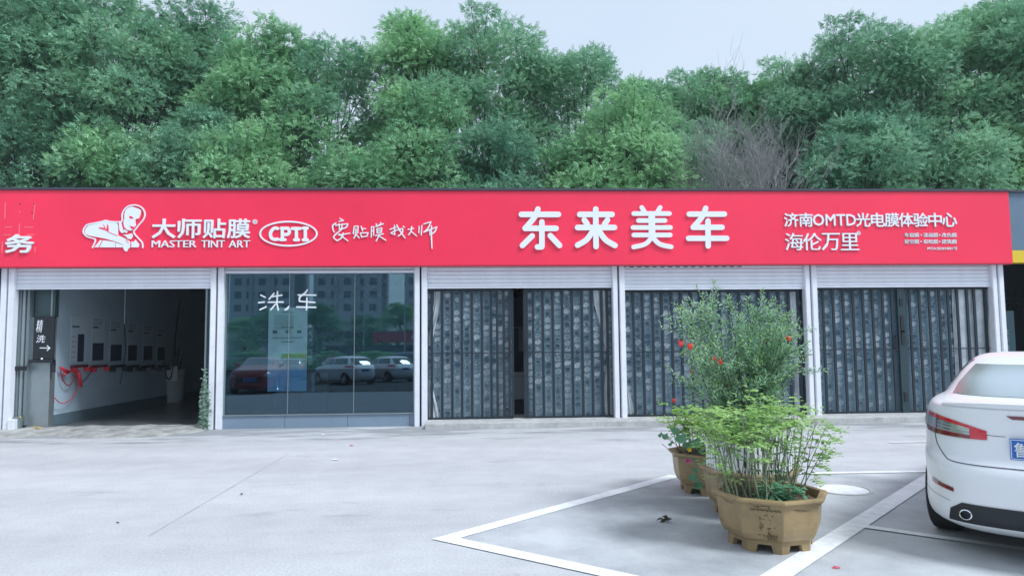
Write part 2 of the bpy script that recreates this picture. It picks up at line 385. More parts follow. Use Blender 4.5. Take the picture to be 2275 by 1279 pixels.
# brush strokes and lettering -------------------------------------------------
def smooth_pts(pts, n=6):
    if len(pts) < 3: return pts
    P = [pts[0]]+list(pts)+[pts[-1]]; out = []
    for i in range(1, len(P)-2):
        p0, p1, p2, p3 = [np.array(q, float) for q in P[i-1:i+3]]
        for k in range(n):
            t = k/n; out.append(tuple(.5*((2*p1)+(-p0+p2)*t+(2*p0-5*p1+4*p2-p3)*t*t+(-p0+3*p1-3*p2+p3)*t**3)))
    out.append(tuple(pts[-1])); return out
def stroke_poly(pts, w, taper=0., ncap=5):
    n = len(pts); L = []; Rr = []
    P = [np.array(p[:2], float) for p in pts]
    for i in range(n):
        a = P[max(0, i-1)]; b = P[min(n-1, i+1)]; t = (b-a)/(np.linalg.norm(b-a)+1e-9); nn = np.array([-t[1], t[0]])
        ww = w*.5*(1-taper*abs(2*i/(n-1)-1))
        L.append(P[i]+nn*ww); Rr.append(P[i]-nn*ww)
    def cap(c, a):   # semicircle from +a through outside to -a
        ang = math.atan2(a[1], a[0]); r = np.linalg.norm(a)
        return [c+r*np.array([math.cos(ang-PI*k/ncap), math.sin(ang-PI*k/ncap)]) for k in range(1, ncap)]
    poly = L+cap(P[-1], L[-1]-P[-1])+Rr[::-1]+cap(P[0], Rr[0]-P[0])
    return [tuple(p) for p in poly]
def split_sharp(pts, lim=100):
    out = []; cur = [pts[0]]
    for i in range(1, len(pts)):
        cur.append(pts[i])
        if i < len(pts)-1:
            a = np.subtract(pts[i], pts[i-1]); b = np.subtract(pts[i+1], pts[i])
            c = np.dot(a, b)/(np.linalg.norm(a)*np.linalg.norm(b)+1e-9)
            if math.degrees(math.acos(max(-1, min(1, c)))) > lim: out.append(cur); cur = [pts[i]]
    out.append(cur); return out
def strokes_mb(strokes, w, fmap, depth, sm=True, taper=0., lim=70, mb=None):
    """strokes in a flat frame; fmap((x,y), height) -> 3D"""
    mb = mb or MB(); k = 0
    for s in strokes:
        for piece in split_sharp(s, lim):
            p = smooth_pts(piece) if sm else piece
            mb.prism(stroke_poly(p, w, taper), 0, depth+k*.0004, fmap); k += 1
    return mb
def zoomer(ox, oy, sc, Y):
    """zoomed-photo coordinates -> point of the wall plane y=Y, standing h proud towards the street"""
    def f(p, h=0.):
        q = on(ox+p[0]/sc, oy+p[1]/sc, Y); return (q[0], Y-h, q[2])
    return f
def glyph(body, mats, box, Y, depth=.02, bold=0., name='letter', parent=None, axis=None, shear=0.):
    """text mesh fitted into the photo box (x0,y0,x1,y1) on the wall plane y=Y"""
    c = bpy.data.curves.new('t', 'FONT'); c.body = body; c.size = 1; c.resolution_u = 2; c.shear = shear
    c.extrude = .5
    o = bpy.data.objects.new('t', c); COL.objects.link(o)
    me = bpy.data.meshes.new_from_object(o.evaluated_get(bpy.context.evaluated_depsgraph_get()))
    bpy.data.objects.remove(o); bpy.data.curves.remove(c)
    n = len(me.vertices); a = np.empty(n*3, np.float32); me.vertices.foreach_get('co', a); a = a.reshape(-1, 3)
    x0, y0 = a[:, 0].min(), a[:, 1].min(); sx, sy = a[:, 0].max()-x0, a[:, 1].max()-y0
    if axis is None:
        p0 = on(box[0], box[3], Y); p1 = on(box[2], box[1], Y); ex, ey, z0, z1 = p0[0], p1[0], p0[2], p1[2]
    else: ex, z0, ey, z1 = box
    b = np.empty_like(a); b[:, 0] = ex+(a[:, 0]-x0)/sx*(ey-ex); b[:, 2] = z0+(a[:, 1]-y0)/sy*(z1-z0); b[:, 1] = Y-(a[:, 2]+.5)*depth
    if parent: l = worldloc(parent); b -= np.array(l)
    me.vertices.foreach_set('co', b.astype(np.float32).ravel()); me.materials.clear(); me.materials.append(M_[mats]); me.update()
    if bold:
        bm = bmesh.new(); dz = bold*(z1-z0); e = depth*.02+.0002
        sh = ((0, 0), (-1, 0), (1, 0), (0, 1), (0, -1), (.7, .7), (-.7, .7), (.7, -.7), (-.7, -.7))
        for k, (u, v) in enumerate(sh if dz > .004 else sh[:3]):
            n0 = len(bm.verts); bm.from_mesh(me); bm.verts.ensure_lookup_table()
            for q in bm.verts[n0:]: q.co += Vector((u*dz, -k*e, v*dz))
        bm.to_mesh(me); bm.free()
    return link(name, me, parent)

# ================================================================== SETTING
W = 3.8                                   # width of one shop bay
g = MB().add([(-240, -240, 0), (240, -240, 0), (240, 240, 0), (-240, 240, 0)], [(0, 1, 2, 3)])
tag(obj('ground', g, 'ground'), kind='structure')
hz = bpy.data.materials.new('shadow_lift_haze'); hz.use_nodes = True; hn = hz.node_tree; hn.nodes.remove(hn.nodes['Principled BSDF'])  # thin air volume added to lift the dark tones towards blue
pv = hn.nodes.new('ShaderNodeVolumePrincipled'); pv.inputs['Color'].default_value = (.80, .92, 1, 1); pv.inputs['Density'].default_value = .0005
hn.links.new(pv.outputs[0], hn.nodes['Material Output'].inputs['Volume']); M_['added_haze'] = hz
tag(obj('added_haze', MB().box(-250, 250, -250, 250, -1, 58), 'added_haze'), kind='stuff')
S.cycles.volume_bounces = 1
rd = [(-200, -60, .004), (200, -60, .004), (200, -15.2, .004), (-200, -15.2, .004)]
tag(obj('yard_asphalt', MB().add(rd, [(0, 1, 2, 3)]), mat('dark_yard_asphalt', (.11, .12, .13), .8, var=.3, vscale=.8)), kind='structure')
A = gnd(990, 1197); B = gnd(1500, 1057); Cc = gnd(2040, 1051); H = gnd(1370, 1279); D = gnd(1730, 1279); E_ = gnd(2045, 1075)
F_ = gnd(1925, 1172); G_ = gnd(2275, 1222)
def ext(p, q, t): return p+(q-p)*t
Hx = ext(A, H, 3.2)
ap = [A, B, (26, B[1]-.12, 0), (26, -15, 0), (Hx[0], -15, 0), Hx]
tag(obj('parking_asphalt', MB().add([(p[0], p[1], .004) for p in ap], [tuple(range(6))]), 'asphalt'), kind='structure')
def line(p, q, wd, z=.008, name='parking_line'):
    p = np.array(p[:2]); q = np.array(q[:2]); t = (q-p)/np.linalg.norm(q-p); nn = np.array([-t[1], t[0]])*wd/2
    mb = MB(); mb.add([(*(p-nn), z), (*(q-nn), z), (*(q+nn), z), (*(p+nn), z)], [(0, 1, 2, 3)])
    return tag(obj(name, mb, 'paint'), kind='structure')
def offs(p, q, d): t = (q-p)[:2]/np.linalg.norm((q-p)[:2]); return np.array([-t[1], t[0]])*d
def isect(p, d, q, e): M2 = np.array([[d[0], -e[0]], [d[1], -e[1]]]); t = np.linalg.solve(M2, (q-p)); return p+d*t[0]
def corner(s_): return isect(A[:2]+offs(A, B, s_), (B-A)[:2], A[:2]+offs(A, Hx, -s_), (Hx-A)[:2])
vs = [Hx[:2]+offs(A, Hx, -.075), corner(.075), B[:2]+offs(A, B, .075), B[:2]+offs(A, B, -.075), corner(-.075), Hx[:2]+offs(A, Hx, .075)]
tag(obj('parking_line', MB().add([(p[0], p[1], .008) for p in vs], [(0, 1, 4, 5), (1, 2, 3, 4)]), 'paint'), kind='structure')
line(ext(B, A, .0), (26, Cc[1]-.1, 0), .10, .011)
Ee = ext(D, E_, 1.22); line(ext(D, E_, -1.2), Ee, .17, .0125)
line(F_, ext(F_, G_, 4), .10, .014)
q0 = gnd(1975, 983); line(q0, (26, q0[1]-.1, 0), .07, .008)
j0 = gnd(640, 1008); j1 = gnd(330, 1190)
mb = MB(); pts = [j0+(j1-j0)*t/12 for t in range(13)]
for i in range(12):
    a, b = pts[i], pts[i+1]; wv = .004+.0025*math.sin(i*2.3)
    mb.add([(a[0]-wv, a[1], .003), (b[0]-wv, b[1], .003), (b[0]+wv, b[1], .003), (a[0]+wv, a[1], .003)], [(0, 1, 2, 3)])
tag(obj('slab_joint', mb, mat('joint_filler', (.40, .41, .42), .8, var=.3)), kind='structure')
# raised step in front of the gated bays, ramp before the open bay
mb = MB().box(2*W+.12, 5*W+.6, -.52, .9, -.05, .105)
tag(obj('entrance_step', mb, 'step', bevel=.012), kind='structure')
mb = MB(); nx, ny = 46, 10
V = []
for j in range(ny+1):
    for i in range(nx+1):
        x = -.1+i*(W+.0)/nx; t = j/ny; edge = -.95+.22*math.sin(x*1.7)+.10*math.sin(x*5.1+1)
        if x > 2.6: edge += (x-2.6)*.45
        y = edge+(0.35-edge)*t
        z = .001+.062*min(1, t*1.5)*(1 if 0 < i < nx else .05)+.012*math.sin(x*9+y*4)*math.sin(y*11+x*3)*min(1, t*4)+random.uniform(-.004, .004)
        V.append((x, y, z if j else -.01))
mb.add(V, [(j*(nx+1)+i, j*(nx+1)+i+1, (j+1)*(nx+1)+i+1, (j+1)*(nx+1)+i) for j in range(ny) for i in range(nx)])
tag(obj('concrete_ramp', mb, 'ramp', smooth=True), kind='structure')

# ================================================================== SHOP BUILDING
ZS0, ZS1 = 3.02, 4.45         # sign lower / upper edge
bld = thing('shop_building', 'long single storey shop row with white roller shutters under a red sign', 'shop building', (0, 0, 0))
DEP = 8.
mb = MB().box(-6.2, 5*W+.2, .25, DEP+.4, 4.30, 4.42); obj('roof', mb, 'roof', bld)
mb = MB().box(-6.2, 5*W+.2, DEP, DEP+.2, 0, 4.3); obj('back_wall', mb, 'brickwall', bld)
for x in (-6.1, 5*W+.06): obj('side_wall', MB().box(x-.1, x+.08, .30, DEP, 0, 4.3), 'brickwall', bld)
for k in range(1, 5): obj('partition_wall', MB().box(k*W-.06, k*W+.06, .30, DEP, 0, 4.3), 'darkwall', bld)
obj('wash_bay_wall', MB().box(.47, .60, .42, DEP, .02, 3.6), 'inwall', bld)
obj('skirting', MB().box(.60, .615, .42, DEP-.01, .06, .26), 'skirt', bld)
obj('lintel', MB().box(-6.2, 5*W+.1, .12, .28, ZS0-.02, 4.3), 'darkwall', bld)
obj('bay_floor', MB().box(.0, W, .36, DEP, -.05, .045), 'infloor', bld)
obj('bay_floor', MB().box(W+.07, 5*W, .92, DEP, -.05, .10), 'infloor', bld)
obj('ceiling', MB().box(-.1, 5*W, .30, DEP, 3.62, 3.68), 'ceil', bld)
# roof edge flashing
# guide posts: two white posts and a dark slot at every bay joint
def post(x0, x1, y0=-.03):
    mb = MB().box(x0, x1, y0, .11, 0 if x0 < 2*W else 0, ZS0+.02); mb.box(x0+.012, x0+.03, y0-.008, y0-.0005, .01, ZS0)
    return obj('guide_post', mb, 'white_metal', bld, bevel=.004)
for k in range(6):
    x = k*W
    obj('slot', MB().box(x-.016, x+.016, .05, .10, 0, ZS0+.02), 'gap', bld)
    if k > 0 or True: post(x-.115, x-.018)
    post(x+.018, x+.125)
# roller shutters -------------------------------------------------
def shutter(k, zbot, label=None):
    x0, x1 = k*W+.126, (k+1)*W-.116
    s = bpy.data.objects.new('roller_shutter', None); COL.objects.link(s); s.parent = bld; s.location = (0, 0, 0)
    pitch = .078; n = max(1, int(round((ZS0+.10-zbot)/pitch)))
    prof = [(0, .0), (-.010, .010), (-.013, .035), (-.010, .062), (0, .070), (.004, .074), (.004, .078)]
    mb = MB(); V = []
    for (y, z) in prof: V += [(x0, y, z), (x1, y, z)]
    mb.add(V, [(2*i, 2*i+1, 2*i+3, 2*i+2) for i in range(len(prof)-1)])
    me = mesh('slat', mb, 'slat', smooth=R(40))
    for i in range(n):
        o = link('slat', me, s, (0, .05+random.uniform(-.001, .001), zbot+.035+i*pitch))
    obj('bottom_bar', MB().box(x0, x1, .03, .075, zbot, zbot+.033), 'slat', s, bevel=.004)
    return s
zb = [on(250, 642, .05)[2], None, on(1150, 640, .05)[2], on(1580, 643, .05)[2], on(2000, 638, .05)[2]]
for k in (0, 2, 3, 4): shutter(k, zb[k])
x0, x1 = W+.126, 2*W-.116
obj('window_header', MB().box(x0, x1, .02, .10, 2.90, 3.03), 'slat', bld, bevel=.004)
obj('header_strip', MB().box(x0, x1, .005, .019, 2.952, 2.958), 'gap', bld)
# dark slits above the fourth shutter
for i in range(16):
    a = on(1382+i*17.2, 590.5, -.02)
    obj('vent_slit', MB().box(a[0], a[0]+.085, .022, .030, 2.985, 3.0), 'gap', bld)

# glazed bay ---------------------------------------------------------
win = bpy.data.objects.new('shop_window', None); COL.objects.link(win); win.parent = bld; win.location = ((x0+x1)/2, .10, 1.55)
TILT = R(-.8)
zf = on(700, 820, .1)[2]; zg0 = on(700, 918, .1)[2]; zg1 = 2.895
def pane(xa, xb, za, zb_, mt, dy=0., name='pane'):
    c = MB().box(xa+.004, xb-.004, .095+dy, .103+dy, za, zb_)
    o = obj(name, c, mt, None)
    return o
def pane_child(xa, xb, za, zb_, mt):
    cx, cz = (xa+xb)/2, (za+zb_)/2
    mb = MB().box(-(xb-xa)/2+.003, (xb-xa)/2-.003, -.004, .004, -(zb_-za)/2, (zb_-za)/2)
    me = mesh('pane', mb, mt); o = link('pane', me, win, (cx-win.location.x, .10-win.location.y-(cz-1.55)*math.tan(TILT), cz-1.55)); o.rotation_euler = (TILT, 0, 0)
    return o
sx1, sx2 = on(641, 800, .1)[0], on(787, 800, .1)[0]
for a, b in ((x0, sx1), (sx1, sx2), (sx2, x1)):
    pane_child(a, b, zg0, zf, 'glass'); pane_child(a, b, zf+.002, zg1, 'film')
for x in (sx1, sx2): 
    mb = MB().box(-.005, .005, -.012, .006, zg0-1.55, zg1-1.55); o = link('silicone_joint', mesh('silicone_joint', mb, 'steel'), win, (x-win.location.x, -.004, 0)); o.rotation_euler = (TILT, 0, 0)
px = [x0, on(634, 930, .1)[0], on(773, 930, .1)[0], on(911, 930, .1)[0], x1]
for a, b in zip(px, px[1:]): obj('base_panel', MB().box(a+.003, b-.003, .055, .12, .0, zg0-.022), 'panel', win, bevel=.003)
obj('sill', MB().box(x0, x1, .03, .13, zg0-.02, zg0-.002), 'steel', win)
obj('window_frame', MB().box(x0, x0+.03, .06, .13, zg0, zg1), 'alu', win); obj('window_frame', MB().box(x1-.03, x1, .06, .13, zg0, zg1), 'alu', win)

# security gates ------------------------------------------------------
STEP = .105
def gate(k, bars, ztop, rail, extra=None, name='security_gate', gap=None):
    x0, x1 = k*W+.126, (k+1)*W-.116
    G = bpy.data.objects.new(name, None); COL.objects.link(G); G.parent = bld; G.location = (0, 0, 0)
    zb0 = STEP+.005
    me = mesh('bar', MB().box(-.024, .024, -.016, .016, zb0+.03, ztop-.03), 'bar', bevel=.003)
    for x in bars: link('bar', me, G, (x, .13, 0))
    spans = [(x0, x1)] if not gap else [(x0, gap[0]), (gap[1], x1)]
    for a, b in spans:
        obj('rail', MB().box(a, b, .118, .142, zb0, zb0+.035), 'bar', G); obj('rail', MB().box(a, b, .118, .142, ztop-.035, ztop), 'bar', G)
        obj('rail', MB().box(a, b, .107, .1135, rail-.010, rail+.010), 'bar', G)
    # the hanging plastic strips behind the bars
    bs = sorted(bars); edges = [x0]+bs+[x1]
    for a, b in zip(edges, edges[1:]):
        if gap and a < (gap[0]+gap[1])/2 < b: continue
        wd = b-a+.02
        mb = MB(); nseg = 10; V = []; ph = random.uniform(0, 6)
        for i in range(nseg+1):
            z = zb0+.02+(ztop-zb0-.04)*i/nseg
            for u, dy in ((-.5, .0), (0, .006), (.5, .0)): V.append((u*wd, dy+.004*math.sin(z*2+ph), z))
        mb.add(V, [(i*3+j, i*3+j+1, i*3+3+j+1, i*3+3+j) for i in range(nseg) for j in range(2)])
        link('plastic_strip', mesh('plastic_strip', mb, 'strip', smooth=True), G, ((a+b)/2, .19, 0))
    return G
def bx(zx, ox=920, sc=3.366, y=800): return on(ox+zx/sc, y, .13)[0]
b3 = [bx(z) for z in (133, 210, 285, 358, 433, 508, 577, 622, 672, 716, 737, 828, 845, 893, 966, 1041, 1113, 1186, 1260, 1334, 1408, 1450)]
gp = (bx(740), bx(824))
g3 = gate(2, b3, zb[2]-.01, on(1150, 783, .11)[2], gap=gp)
b4 = [bx(z, 1350, 3.366) for z in (125, 200, 270, 345, 415, 488, 560, 635, 706, 778, 850, 925, 998, 1070, 1145, 1220, 1295, 1370, 1440, 1470)]
g4 = gate(3, b4, zb[3]-.01, on(1580, 780, .11)[2])
b5 = [bx(z, 1780, 3.366) for z in (110, 180, 256, 332, 406, 480, 553, 628, 697)]+[bx(z, 1780, 3.366) for z in (832, 905, 980, 1055, 1120, 1190, 1265, 1318, 1400)]
g5 = gate(4, b5, zb[4]-.01, on(2000, 775, .11)[2])
pa, pb = bx(735, 1780), bx(790, 1780)
obj('lock_post', MB().box(pa, pb, .10, .15, STEP, zb[4]-.02), mat('dark_teal_post', (.02, .045, .055), .4), g5, bevel=.004)
for (zc, h) in ((2.28, .07), (1.85, .17), (1.58, .14), (.42, .09)):
    obj('lock_plate', MB().box((pa+pb)/2-.035, (pa+pb)/2+.035, .085, .0995, zc-h, zc+h), 'black', g5, bevel=.003)
for x in (pa-.09, pb+.06): obj('pull_handle', MB().box(x, x+.02, .06, .08, 1.35, 1.62).box(x, x+.02, .08, .1, 1.36, 1.39).box(x, x+.02, .08, .1, 1.58, 1.61), 'black', g5)
for x in (gp[0]-.07, gp[1]+.03): obj('pull_handle', MB().box(x, x+.025, .06, .085, 1.33, 1.60).box(x, x+.02, .085, .11, 1.34, 1.37), 'black', g3)

# translucent drapes inside the gated bays
def drape(k, pts_top, pts_bot, zt, zb_, y=.165, n=16, label=''):
    """sheet between two edge curves: lists of (x at top .. bottom) left and right"""
    mb = MB(); V = []; rows = len(pts_top)
    for i, (xl, xr, z) in enumerate(pts_top):
        for j in range(n+1):
            u = j/n; V.append((xl+(xr-xl)*u, y+.012*math.sin(u*9*PI*.5+i*.15)*(1 if (xr-xl) > .05 else .4), z))
    mb.add(V, [(i*(n+1)+j, i*(n+1)+j+1, (i+1)*(n+1)+j+1, (i+1)*(n+1)+j) for i in range(rows-1) for j in range(n)])
    return tag(obj('drape', mb, 'curtain', smooth=True), label, 'curtain', group='clear plastic drapes behind the gates')
def zz(ox, oy, sc, pts):
    out = []
    for xl, xr, y in pts:
        a = on(ox+xl/sc, oy+y/sc, .165); b = on(ox+xr/sc, oy+y/sc, .165); out.append((a[0], b[0], a[2]))
    return out
drape(2, zz(920, 590, 3.366, [(150, 205, 180), (150, 200, 260), (138, 185, 350), (122, 160, 450), (108, 130, 600)]), 0, 0, 0, label='pale drape swept to the left at the top of the middle gate')
drape(2, zz(920, 590, 3.366, [(1338, 1440, 180), (1345, 1442, 260), (1365, 1446, 360), (1395, 1452, 470), (1430, 1458, 620)]), 0, 0, 0, label='pale drape swept to the right at the top of the middle gate')
drape(2, zz(920, 590, 3.366, [(1440, 1470, 700), (1425, 1472, 850), (1420, 1480, 1000), (1430, 1490, 1125)]), 0, 0, 0, label='pale drape gathered at the lower right of the middle gate')
drape(2, zz(920, 590, 3.366, [(106, 125, 850), (106, 160, 1000), (110, 200, 1135)]), 0, 0, 0, label='crumpled pale drape at the lower left of the middle gate')
drape(3, zz(1350, 590, 3.366, [(1335, 1420, 185), (1350, 1425, 330), (1375, 1425, 520), (1395, 1430, 700), (1400, 1440, 900), (1400, 1450, 1110)]), 0, 0, 0, label='long pale drape at the right of the gate behind the flowering shrub')
drape(3, zz(1350, 590, 3.366, [(140, 150, 900), (145, 185, 1010), (150, 225, 1110)]), 0, 0, 0, label='small pale drape at the lower left of the gate behind the flowering shrub')
drape(4, zz(1780, 590, 3.366, [(1125, 1400, 170), (1130, 1405, 330), (1140, 1400, 500), (1150, 1400, 700), (1160, 1420, 900), (1170, 1440, 1110)]), 0, 0, 0, n=30, label='wide pale drape hanging at the right of the rightmost gate')
# what stands in the middle shop, seen through its gap
gx0, gx1 = on(1128, 800, 1.2)[0], on(1180, 800, 1.2)[0]
cb = thing('counter', 'pale grey counter standing behind the gap in the middle gate', 'counter', (gx0, 1.2, .1))
obj('front_panel', MB().box(gx0-.5, gx1+.3, 1.2, 1.6, on(1150, 886, 1.2)[2], on(1150, 835, 1.2)[2]), 'cabinet', cb)
obj('top', MB().box(gx0-.52, gx1+.32, 1.17, 1.62, on(1150, 834, 1.2)[2], on(1150, 826, 1.2)[2]), 'cabinet', cb, bevel=.004)
obj('plinth', MB().box(gx0-.45, gx1+.25, 1.25, 1.55, .1, on(1150, 887, 1.2)[2]), 'darkwall', cb)
pi_ = thing('display_panel', 'dark display panel with pale edge above the counter in the middle shop', 'display', (gx0, 2.4, 0))
a = on(1140, 790, 2.4); b = on(1163, 660, 2.4)
obj('panel', MB().box(a[0]-.3, b[0]+.3, 2.4, 2.5, .1, b[2]), mat('navy_panel', (.03, .07, .11), .5), pi_)
obj('shelf', MB().box(a[0]-.25, b[0]+.25, 2.33, 2.39, 1.86, 1.90), 'alu', pi_)
obj('pale_sheet', MB().box(b[0]-.12, b[0]+.0, 2.33, 2.39, 1.35, 1.85), 'cabinet', pi_)

# ================================================================== SIGN BOARD
YS = -.16
sg = thing('sign_board', 'long red shop sign board with white raised lettering and an emblem of a man', 'sign board', (8, YS, 3))
sxr = on(2245, 500, YS)[0]
obj('panel', MB().box(-6.2, sxr, YS, .11, ZS0, on(1137, 424, YS)[2]), 'redsign', sg, bevel=.006)
ztop = on(1137, 424, YS)[2]
obj('top_flashing', MB().box(-6.3, sxr+.01, YS-.03, .30, ztop+.002, ztop+.045), 'edge', sg)
obj('bottom_trim', MB().box(-6.2, sxr, YS-.006, .02, ZS0-.018, ZS0-.002), mat('trim_red', (.45, .03, .06), .5), sg)
fz = zoomer(1120, 420, 4.213, YS)
MAIN = [
 (52, [[(160,240),(507,240)], [(315,190),(290,255),(240,320),(195,370)], [(195,370),(485,370)], [(352,310),(352,540)], [(350,543),(310,543)], [(262,440),(170,530)], [(430,437),(517,530)]]),
 (52, [[(705,240),(1008,240)], [(855,190),(858,540)], [(748,290),(775,330)], [(965,290),(938,330)], [(685,362),(1030,362)], [(830,390),(770,475),(685,527)], [(885,390),(945,475),(1035,530)]]),
 (43, [[(1285,175),(1312,220)], [(1457,175),(1430,220)], [(1210,232),(1543,232)], [(1253,297),(1502,297)], [(1203,362),(1553,362)], [(1210,432),(1550,432)], [(1368,240),(1372,430)], [(1386,240),(1390,430)], [(1388,440),(1320,515),(1208,544)], [(1375,440),(1450,515),(1560,543)]]),
 (50, [[(1728,237),(2057,237)], [(1882,182),(1855,250),(1810,310),(1765,360)], [(1765,360),(2035,360)], [(1903,300),(1905,535)], [(1722,463),(2078,463)]])]
for wd, st in MAIN: obj('letter', strokes_mb(st, wd, fz, .035, lim=60), 'letter', sg)
fh = zoomer(725, 470, 8.75, YS)
HAND = [
 [[(265,135),(335,175),(250,195)], [(190,225),(130,270),(130,340),(155,400)], [(180,270),(420,240)], [(420,240),(385,310),(250,350)], [(250,240),(262,345)], [(310,240),(300,345)], [(300,350),(160,470),(150,520),(215,570)], [(215,570),(310,500),(330,420)], [(240,460),(460,425)], [(250,440),(420,570)]],
 [[(545,290),(530,420),(540,430)], [(545,290),(620,285)], [(620,285),(612,420)], [(580,330),(577,440),(540,520)], [(590,460),(645,515)], [(680,290),(710,380)], [(700,335),(765,335)], [(665,420),(690,500)], [(665,420),(815,415)], [(815,415),(790,480),(690,495)]],
 [[(880,300),(875,500)], [(880,300),(925,300)], [(925,300),(920,460)], [(885,380),(920,375)], [(960,290),(1110,240)], [(970,240),(990,300)], [(1060,215),(1040,280)], [(985,340),(1080,320)], [(1080,320),(1070,400)], [(985,340),(990,420),(1070,405)], [(990,380),(1070,365)], [(960,470),(1110,435)], [(1040,450),(970,575)], [(1035,480),(1160,560)]],
 [[(1240,350),(1360,305)], [(1325,270),(1330,450),(1265,425)], [(1260,415),(1380,355)], [(1370,260),(1430,370),(1530,515)], [(1390,360),(1490,330)], [(1490,350),(1470,420),(1400,480)], [(1495,290),(1520,305)]],
 [[(1590,350),(1700,330)], [(1660,290),(1650,380),(1600,455)], [(1660,395),(1755,475)]],
 [[(1805,290),(1800,415)], [(1860,270),(1845,460)], [(1895,245),(2035,200)], [(2035,200),(1975,330),(1895,405)], [(1895,405),(2150,300)], [(2150,300),(2110,390),(2050,440)], [(2015,350),(2018,460)], [(2045,280),(2045,500),(2055,715)]]]
for st in HAND: obj('letter', strokes_mb(st, 27, fh, .02, lim=60, taper=.25), 'letter', sg)
for ch, b in (('大', (339, 487, 391, 529)), ('师', (396, 487, 448, 529)), ('贴', (452, 487, 502, 529)), ('膜', (506, 487, 556, 529))):
    glyph(ch, 'letter', b, YS, .025, .022, parent=sg)
for ch, b in (('MASTER', (338, 534, 437, 550)), ('TINT', (448, 534, 500, 550)), ('ART', (509, 534, 556, 550))):
    glyph(ch, 'letter', b, YS, .02, .022, 'lettering', sg)
fs = zoomer(560, 420, 4.55, YS)
for st in ([[(262,400),(225,398),(190,440),(195,490),(225,508),(262,508)]], [[(308,395),(308,510)], [(300,398),(365,398),(380,430),(362,458),(312,460)], [(290,512),(335,512)]],
           [[(408,400),(488,400)], [(450,400),(450,508)], [(432,514),(470,514)]], [[(540,400),(540,508)], [(520,396),(560,396)], [(520,514),(560,514)]]):
    obj('letter', strokes_mb(st, 32, fs, .02, lim=60), 'letter', sg)
def ring(f, cx, cy, rx, ry, w, depth, n=48):
    mb = MB(); o_ = [(cx+rx*math.cos(2*PI*i/n), cy+ry*math.sin(2*PI*i/n)) for i in range(n)]
    i_ = [(cx+(rx-w)*math.cos(2*PI*i/n), cy+(ry-w)*math.sin(2*PI*i/n)) for i in range(n)]
    V = [f(p, 0) for p in o_]+[f(p, depth) for p in o_]+[f(p, depth) for p in i_]+[f(p, 0) for p in i_]
    mb.add(V, [(a*n+i, a*n+(i+1) % n, (a+1)*n+(i+1) % n, (a+1)*n+i) for a in range(3) for i in range(n)]); return mb
obj('oval_frame', ring(fs, 370, 452, 295, 130, 17, .02), 'letter', sg)
obj('registered_mark', ring(fs, 31, 331, 24, 24, 7, .012, 20), 'letter', sg); glyph('R', 'letter', (564.5, 489.5, 569.5, 496), YS, .012, .03, 'registered_mark', sg)
f4 = zoomer(1700, 400, 3.957, YS)
obj('registered_mark', ring(f4, 819, 467, 17, 17, 5, .012, 20), 'letter', sg); glyph('R', 'letter', (1905.2, 515.6, 1908.8, 520.4), YS, .012, .03, 'registered_mark', sg)
def zb4(x0, x1, y0, y1): return (1700+x0/3.957, 400+y0/3.957, 1700+x1/3.957, 400+y1/3.957)
for ch, a, b in (('济',165,285),('南',297,410),('光',798,915),('电',928,1042),('膜',1050,1168),('体',1175,1293),('验',1300,1420),('中',1432,1542),('心',1555,1675)):
    glyph(ch, 'letter', zb4(a, b, 292, 410), YS, .02, .018, parent=sg)
glyph('OMTD', 'letter', zb4(418, 790, 302, 402), YS, .02, .02, 'lettering', sg)
for ch, a, b in (('海',175,328),('伦',335,488),('万',497,650),('里',663,815)): glyph(ch, 'letter', zb4(a, b, 467, 618), YS, .02, .010, parent=sg)
for wds, y0, y1 in ((('车窗膜','漆面膜','改色膜'), 465, 502), (('星空膜','彩绘膜','建筑膜'), 522, 560)):
    for wd, (a, b) in zip(wds, ((1223,1350),(1390,1516),(1551,1680))): glyph(wd, 'letter', zb4(a, b, y0, y1), YS, .012, .018, 'lettering', sg)
    for c in (1370, 1532): obj('dot', MB().prism([(c-5, (y0+y1)/2-5), (c+5, (y0+y1)/2-5), (c+5, (y0+y1)/2+5), (c-5, (y0+y1)/2+5)], 0, .01, f4), 'letter', sg)
glyph('MTA:SD01001号', 'letter', zb4(1425, 1685, 587, 616), YS, .012, .018, 'lettering', sg)
glyph('务', 'letter', (14, 522, 77, 561), YS, .03, .035, parent=sg)
f1 = zoomer(0, 400, 3.79, YS)
for st in ([[(45,190),(40,325)]], [[(295,195),(280,330)]], [[(163,370),(160,460)]], [[(45,395),(102,395)]], [[(210,397),(280,397)]], [[(30,460),(90,460)]], [[(230,460),(290,460)]], [[(22,520),(15,608)]], [[(295,565),(293,606)]], [[(165,260),(167,272)]]):
    obj('glue_mark', strokes_mb(st, 5, f1, .003), 'ghost', sg)
for c in ((168, 200), (290, 200), (272, 275)): obj('screw_hole', strokes_mb([[(c[0]-2, c[1]), (c[0]+2, c[1])]], 8, f1, .003), 'gap', sg)
